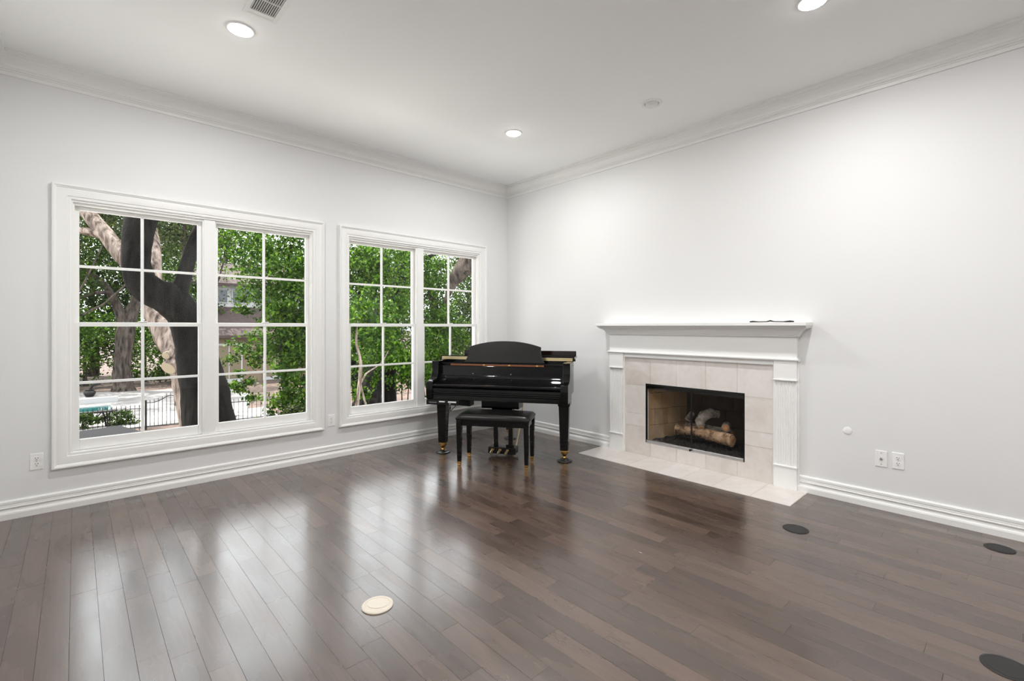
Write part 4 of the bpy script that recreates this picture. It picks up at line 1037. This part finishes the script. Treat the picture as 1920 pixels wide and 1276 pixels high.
# ------------------------------------------------------------------ iron fence and gate
def fence(label, A, Bp, n, h=.92):
    A = np.array(A); Bp = np.array(Bp)
    o = thing('iron_fence', label, 'fence', (float(A[0]), float(A[1]), GZ), group='iron garden fence')
    for z in (.12, h - .12):
        MB().tube([(*A, GZ + z), (*Bp, GZ + z)], .014, 4).build('rail', 'iron', o)
    me = None
    for i in range(n + 1):
        p = A + (Bp - A) * i / n
        if me is None:
            q = MB(); x, y = p; q.box(x - .008, x + .008, y - .008, y + .008, GZ, GZ + h - .03)
            q.add([(x - .012, y, GZ + h - .03), (x, y - .012, GZ + h - .03), (x + .012, y, GZ + h - .03), (x, y + .012, GZ + h - .03), (x, y, GZ + h + .03)], [(0, 1, 4), (1, 2, 4), (2, 3, 4), (3, 0, 4)])
            ob = q.build('picket', 'iron', o); me = ob
        else:
            ob = me.copy(); COL.objects.link(ob); ob.location = (p[0] - A[0], p[1] - A[1], 0)
fence('black iron picket fence at the left beyond the pool deck edge', (-6.4, 17.5), (-2.62, 16.85), 30)
fence('black iron picket fence behind the bright young tree', (-.66, 16.25), (6.2, 15.2), 44)
o = thing('garden_gate', 'black iron garden gate with an arched top rail', 'gate', (-1.9, 16.6, GZ))
ga, gb = np.array((-2.56, 16.84)), np.array((-1.14, 16.42))
for p in (ga, gb): MB().box(p[0] - .03, p[0] + .03, p[1] - .03, p[1] + .03, GZ, GZ + 1.08).build('post', 'iron', o)
arch = []
for i in range(13):
    t_ = i / 12; p = ga + (gb - ga) * t_; arch.append((p[0], p[1], GZ + .98 + .24 * math.exp(-((t_ - .5) / .2) ** 2)))
MB().tube(arch, .016, 6).build('top_rail', 'iron', o)
MB().tube([(*ga, GZ + .12), (*gb, GZ + .12)], .016, 6).build('bottom_rail', 'iron', o)
for i in range(1, 12):
    p = arch[i]; MB().box(p[0] - .008, p[0] + .008, p[1] - .008, p[1] + .008, GZ + .12, p[2] + .10).build('bar', 'iron', o)
o = thing('brick_pier', 'short red brick pier at the right of the garden gate', 'pier', (-.95, 16.2, GZ))
for r_ in range(9):
    for k_ in range(2):
        MB().box(-1.13 + k_ * .18 + (.0 if r_ % 2 else .0), -1.13 + k_ * .18 + .172, 16.05, 16.36, GZ + r_ * .072, GZ + r_ * .072 + .064).build('brick', 'pier_brick', o)
B(-1.12, -.78, 16.06, 16.35, GZ, GZ + .64).build('core', 'grout', o)
B(-1.16, -.74, 16.02, 16.39, GZ + .65, GZ + .70).build('cap', 'deck', o)
# dark stone ledge by the house
b = MB(); b.ex_z([(-9, 12.0), (-4.55, 12.6), (-3.5, 12.9), (-3.0, 11.0), (-9, 9)], GZ, GZ + .9); b.build('stone_ledge', 'grey_stone', label='dark grey stone ledge in the lower left pane corner', cat='ledge')
# urn on the deck
o = thing('garden_urn', 'small dark urn with pale spout on the pool deck', 'urn', (-3.9, 28.6, GZ + .06))
MB().lathe([(.14, GZ + .06), (.18, GZ + .10), (.25, GZ + .24), (.24, GZ + .34), (.17, GZ + .40), (.20, GZ + .44), (0, GZ + .44)], (-3.9, 28.6, 0), 16).build('bowl', 'iron', o, smooth=50)
MB().tube([(-3.9, 28.6, GZ + .42), (-3.75, 28.6, GZ + .66), (-3.45, 28.6, GZ + .72)], [.06, .05, .04], 8).build('spout', 'grey_stone', o, smooth=50)

# ------------------------------------------------------------------ neighbouring house
hs = thing('neighbour_house', 'two-storey neighbour house with brown tiled roofs behind the trees', 'house', (6.0, 33.0, GZ))
B(1.9, 12.0, 31.0, 31.3, GZ, .75).build('lower_wall', 'stucco_beige', hs)
B(1.9, 2.2, 31.3, 38, GZ, .75).build('side_wall', 'stucco_beige', hs)
b = MB(); b.ex_x([(30.3, .62), (30.3, .80), (33.4, 2.9), (33.4, 2.7)], 1.5, 12.4); b.build('lower_roof', 'roof_tile', hs)
B(1.7, 12.0, 33.2, 33.5, 2.4, 4.35).build('upper_wall', 'stucco_white', hs)
b = MB(); b.ex_x([(32.6, 4.2), (32.6, 4.4), (36.5, 6.2), (36.5, 6.0)], 1.2, 12.4); b.build('upper_roof', 'roof_tile', hs)
for x0 in (2.3, 3.75, 5.2):
    f = B(x0 - .06, x0 + 1.16, 33.12, 33.20, 3.02, 4.02).build('window', 'stucco_white', hs)
    for k_ in range(2): MB().box(x0 + k_ * .57, x0 + k_ * .57 + .53, 33.10, 33.12, 3.08, 3.96).build('pane', 'dark_glass', f)
for x0 in (2.35, 5.2):
    f = B(x0 - .08, x0 + 1.5, 30.90, 31.0, GZ + .05, .25).build('door', 'stucco_white', hs)
    for k_ in range(2): MB().box(x0 + k_ * .74, x0 + k_ * .74 + .66, 30.87, 30.90, GZ + .3, .12).build('pane', 'curtain', f)
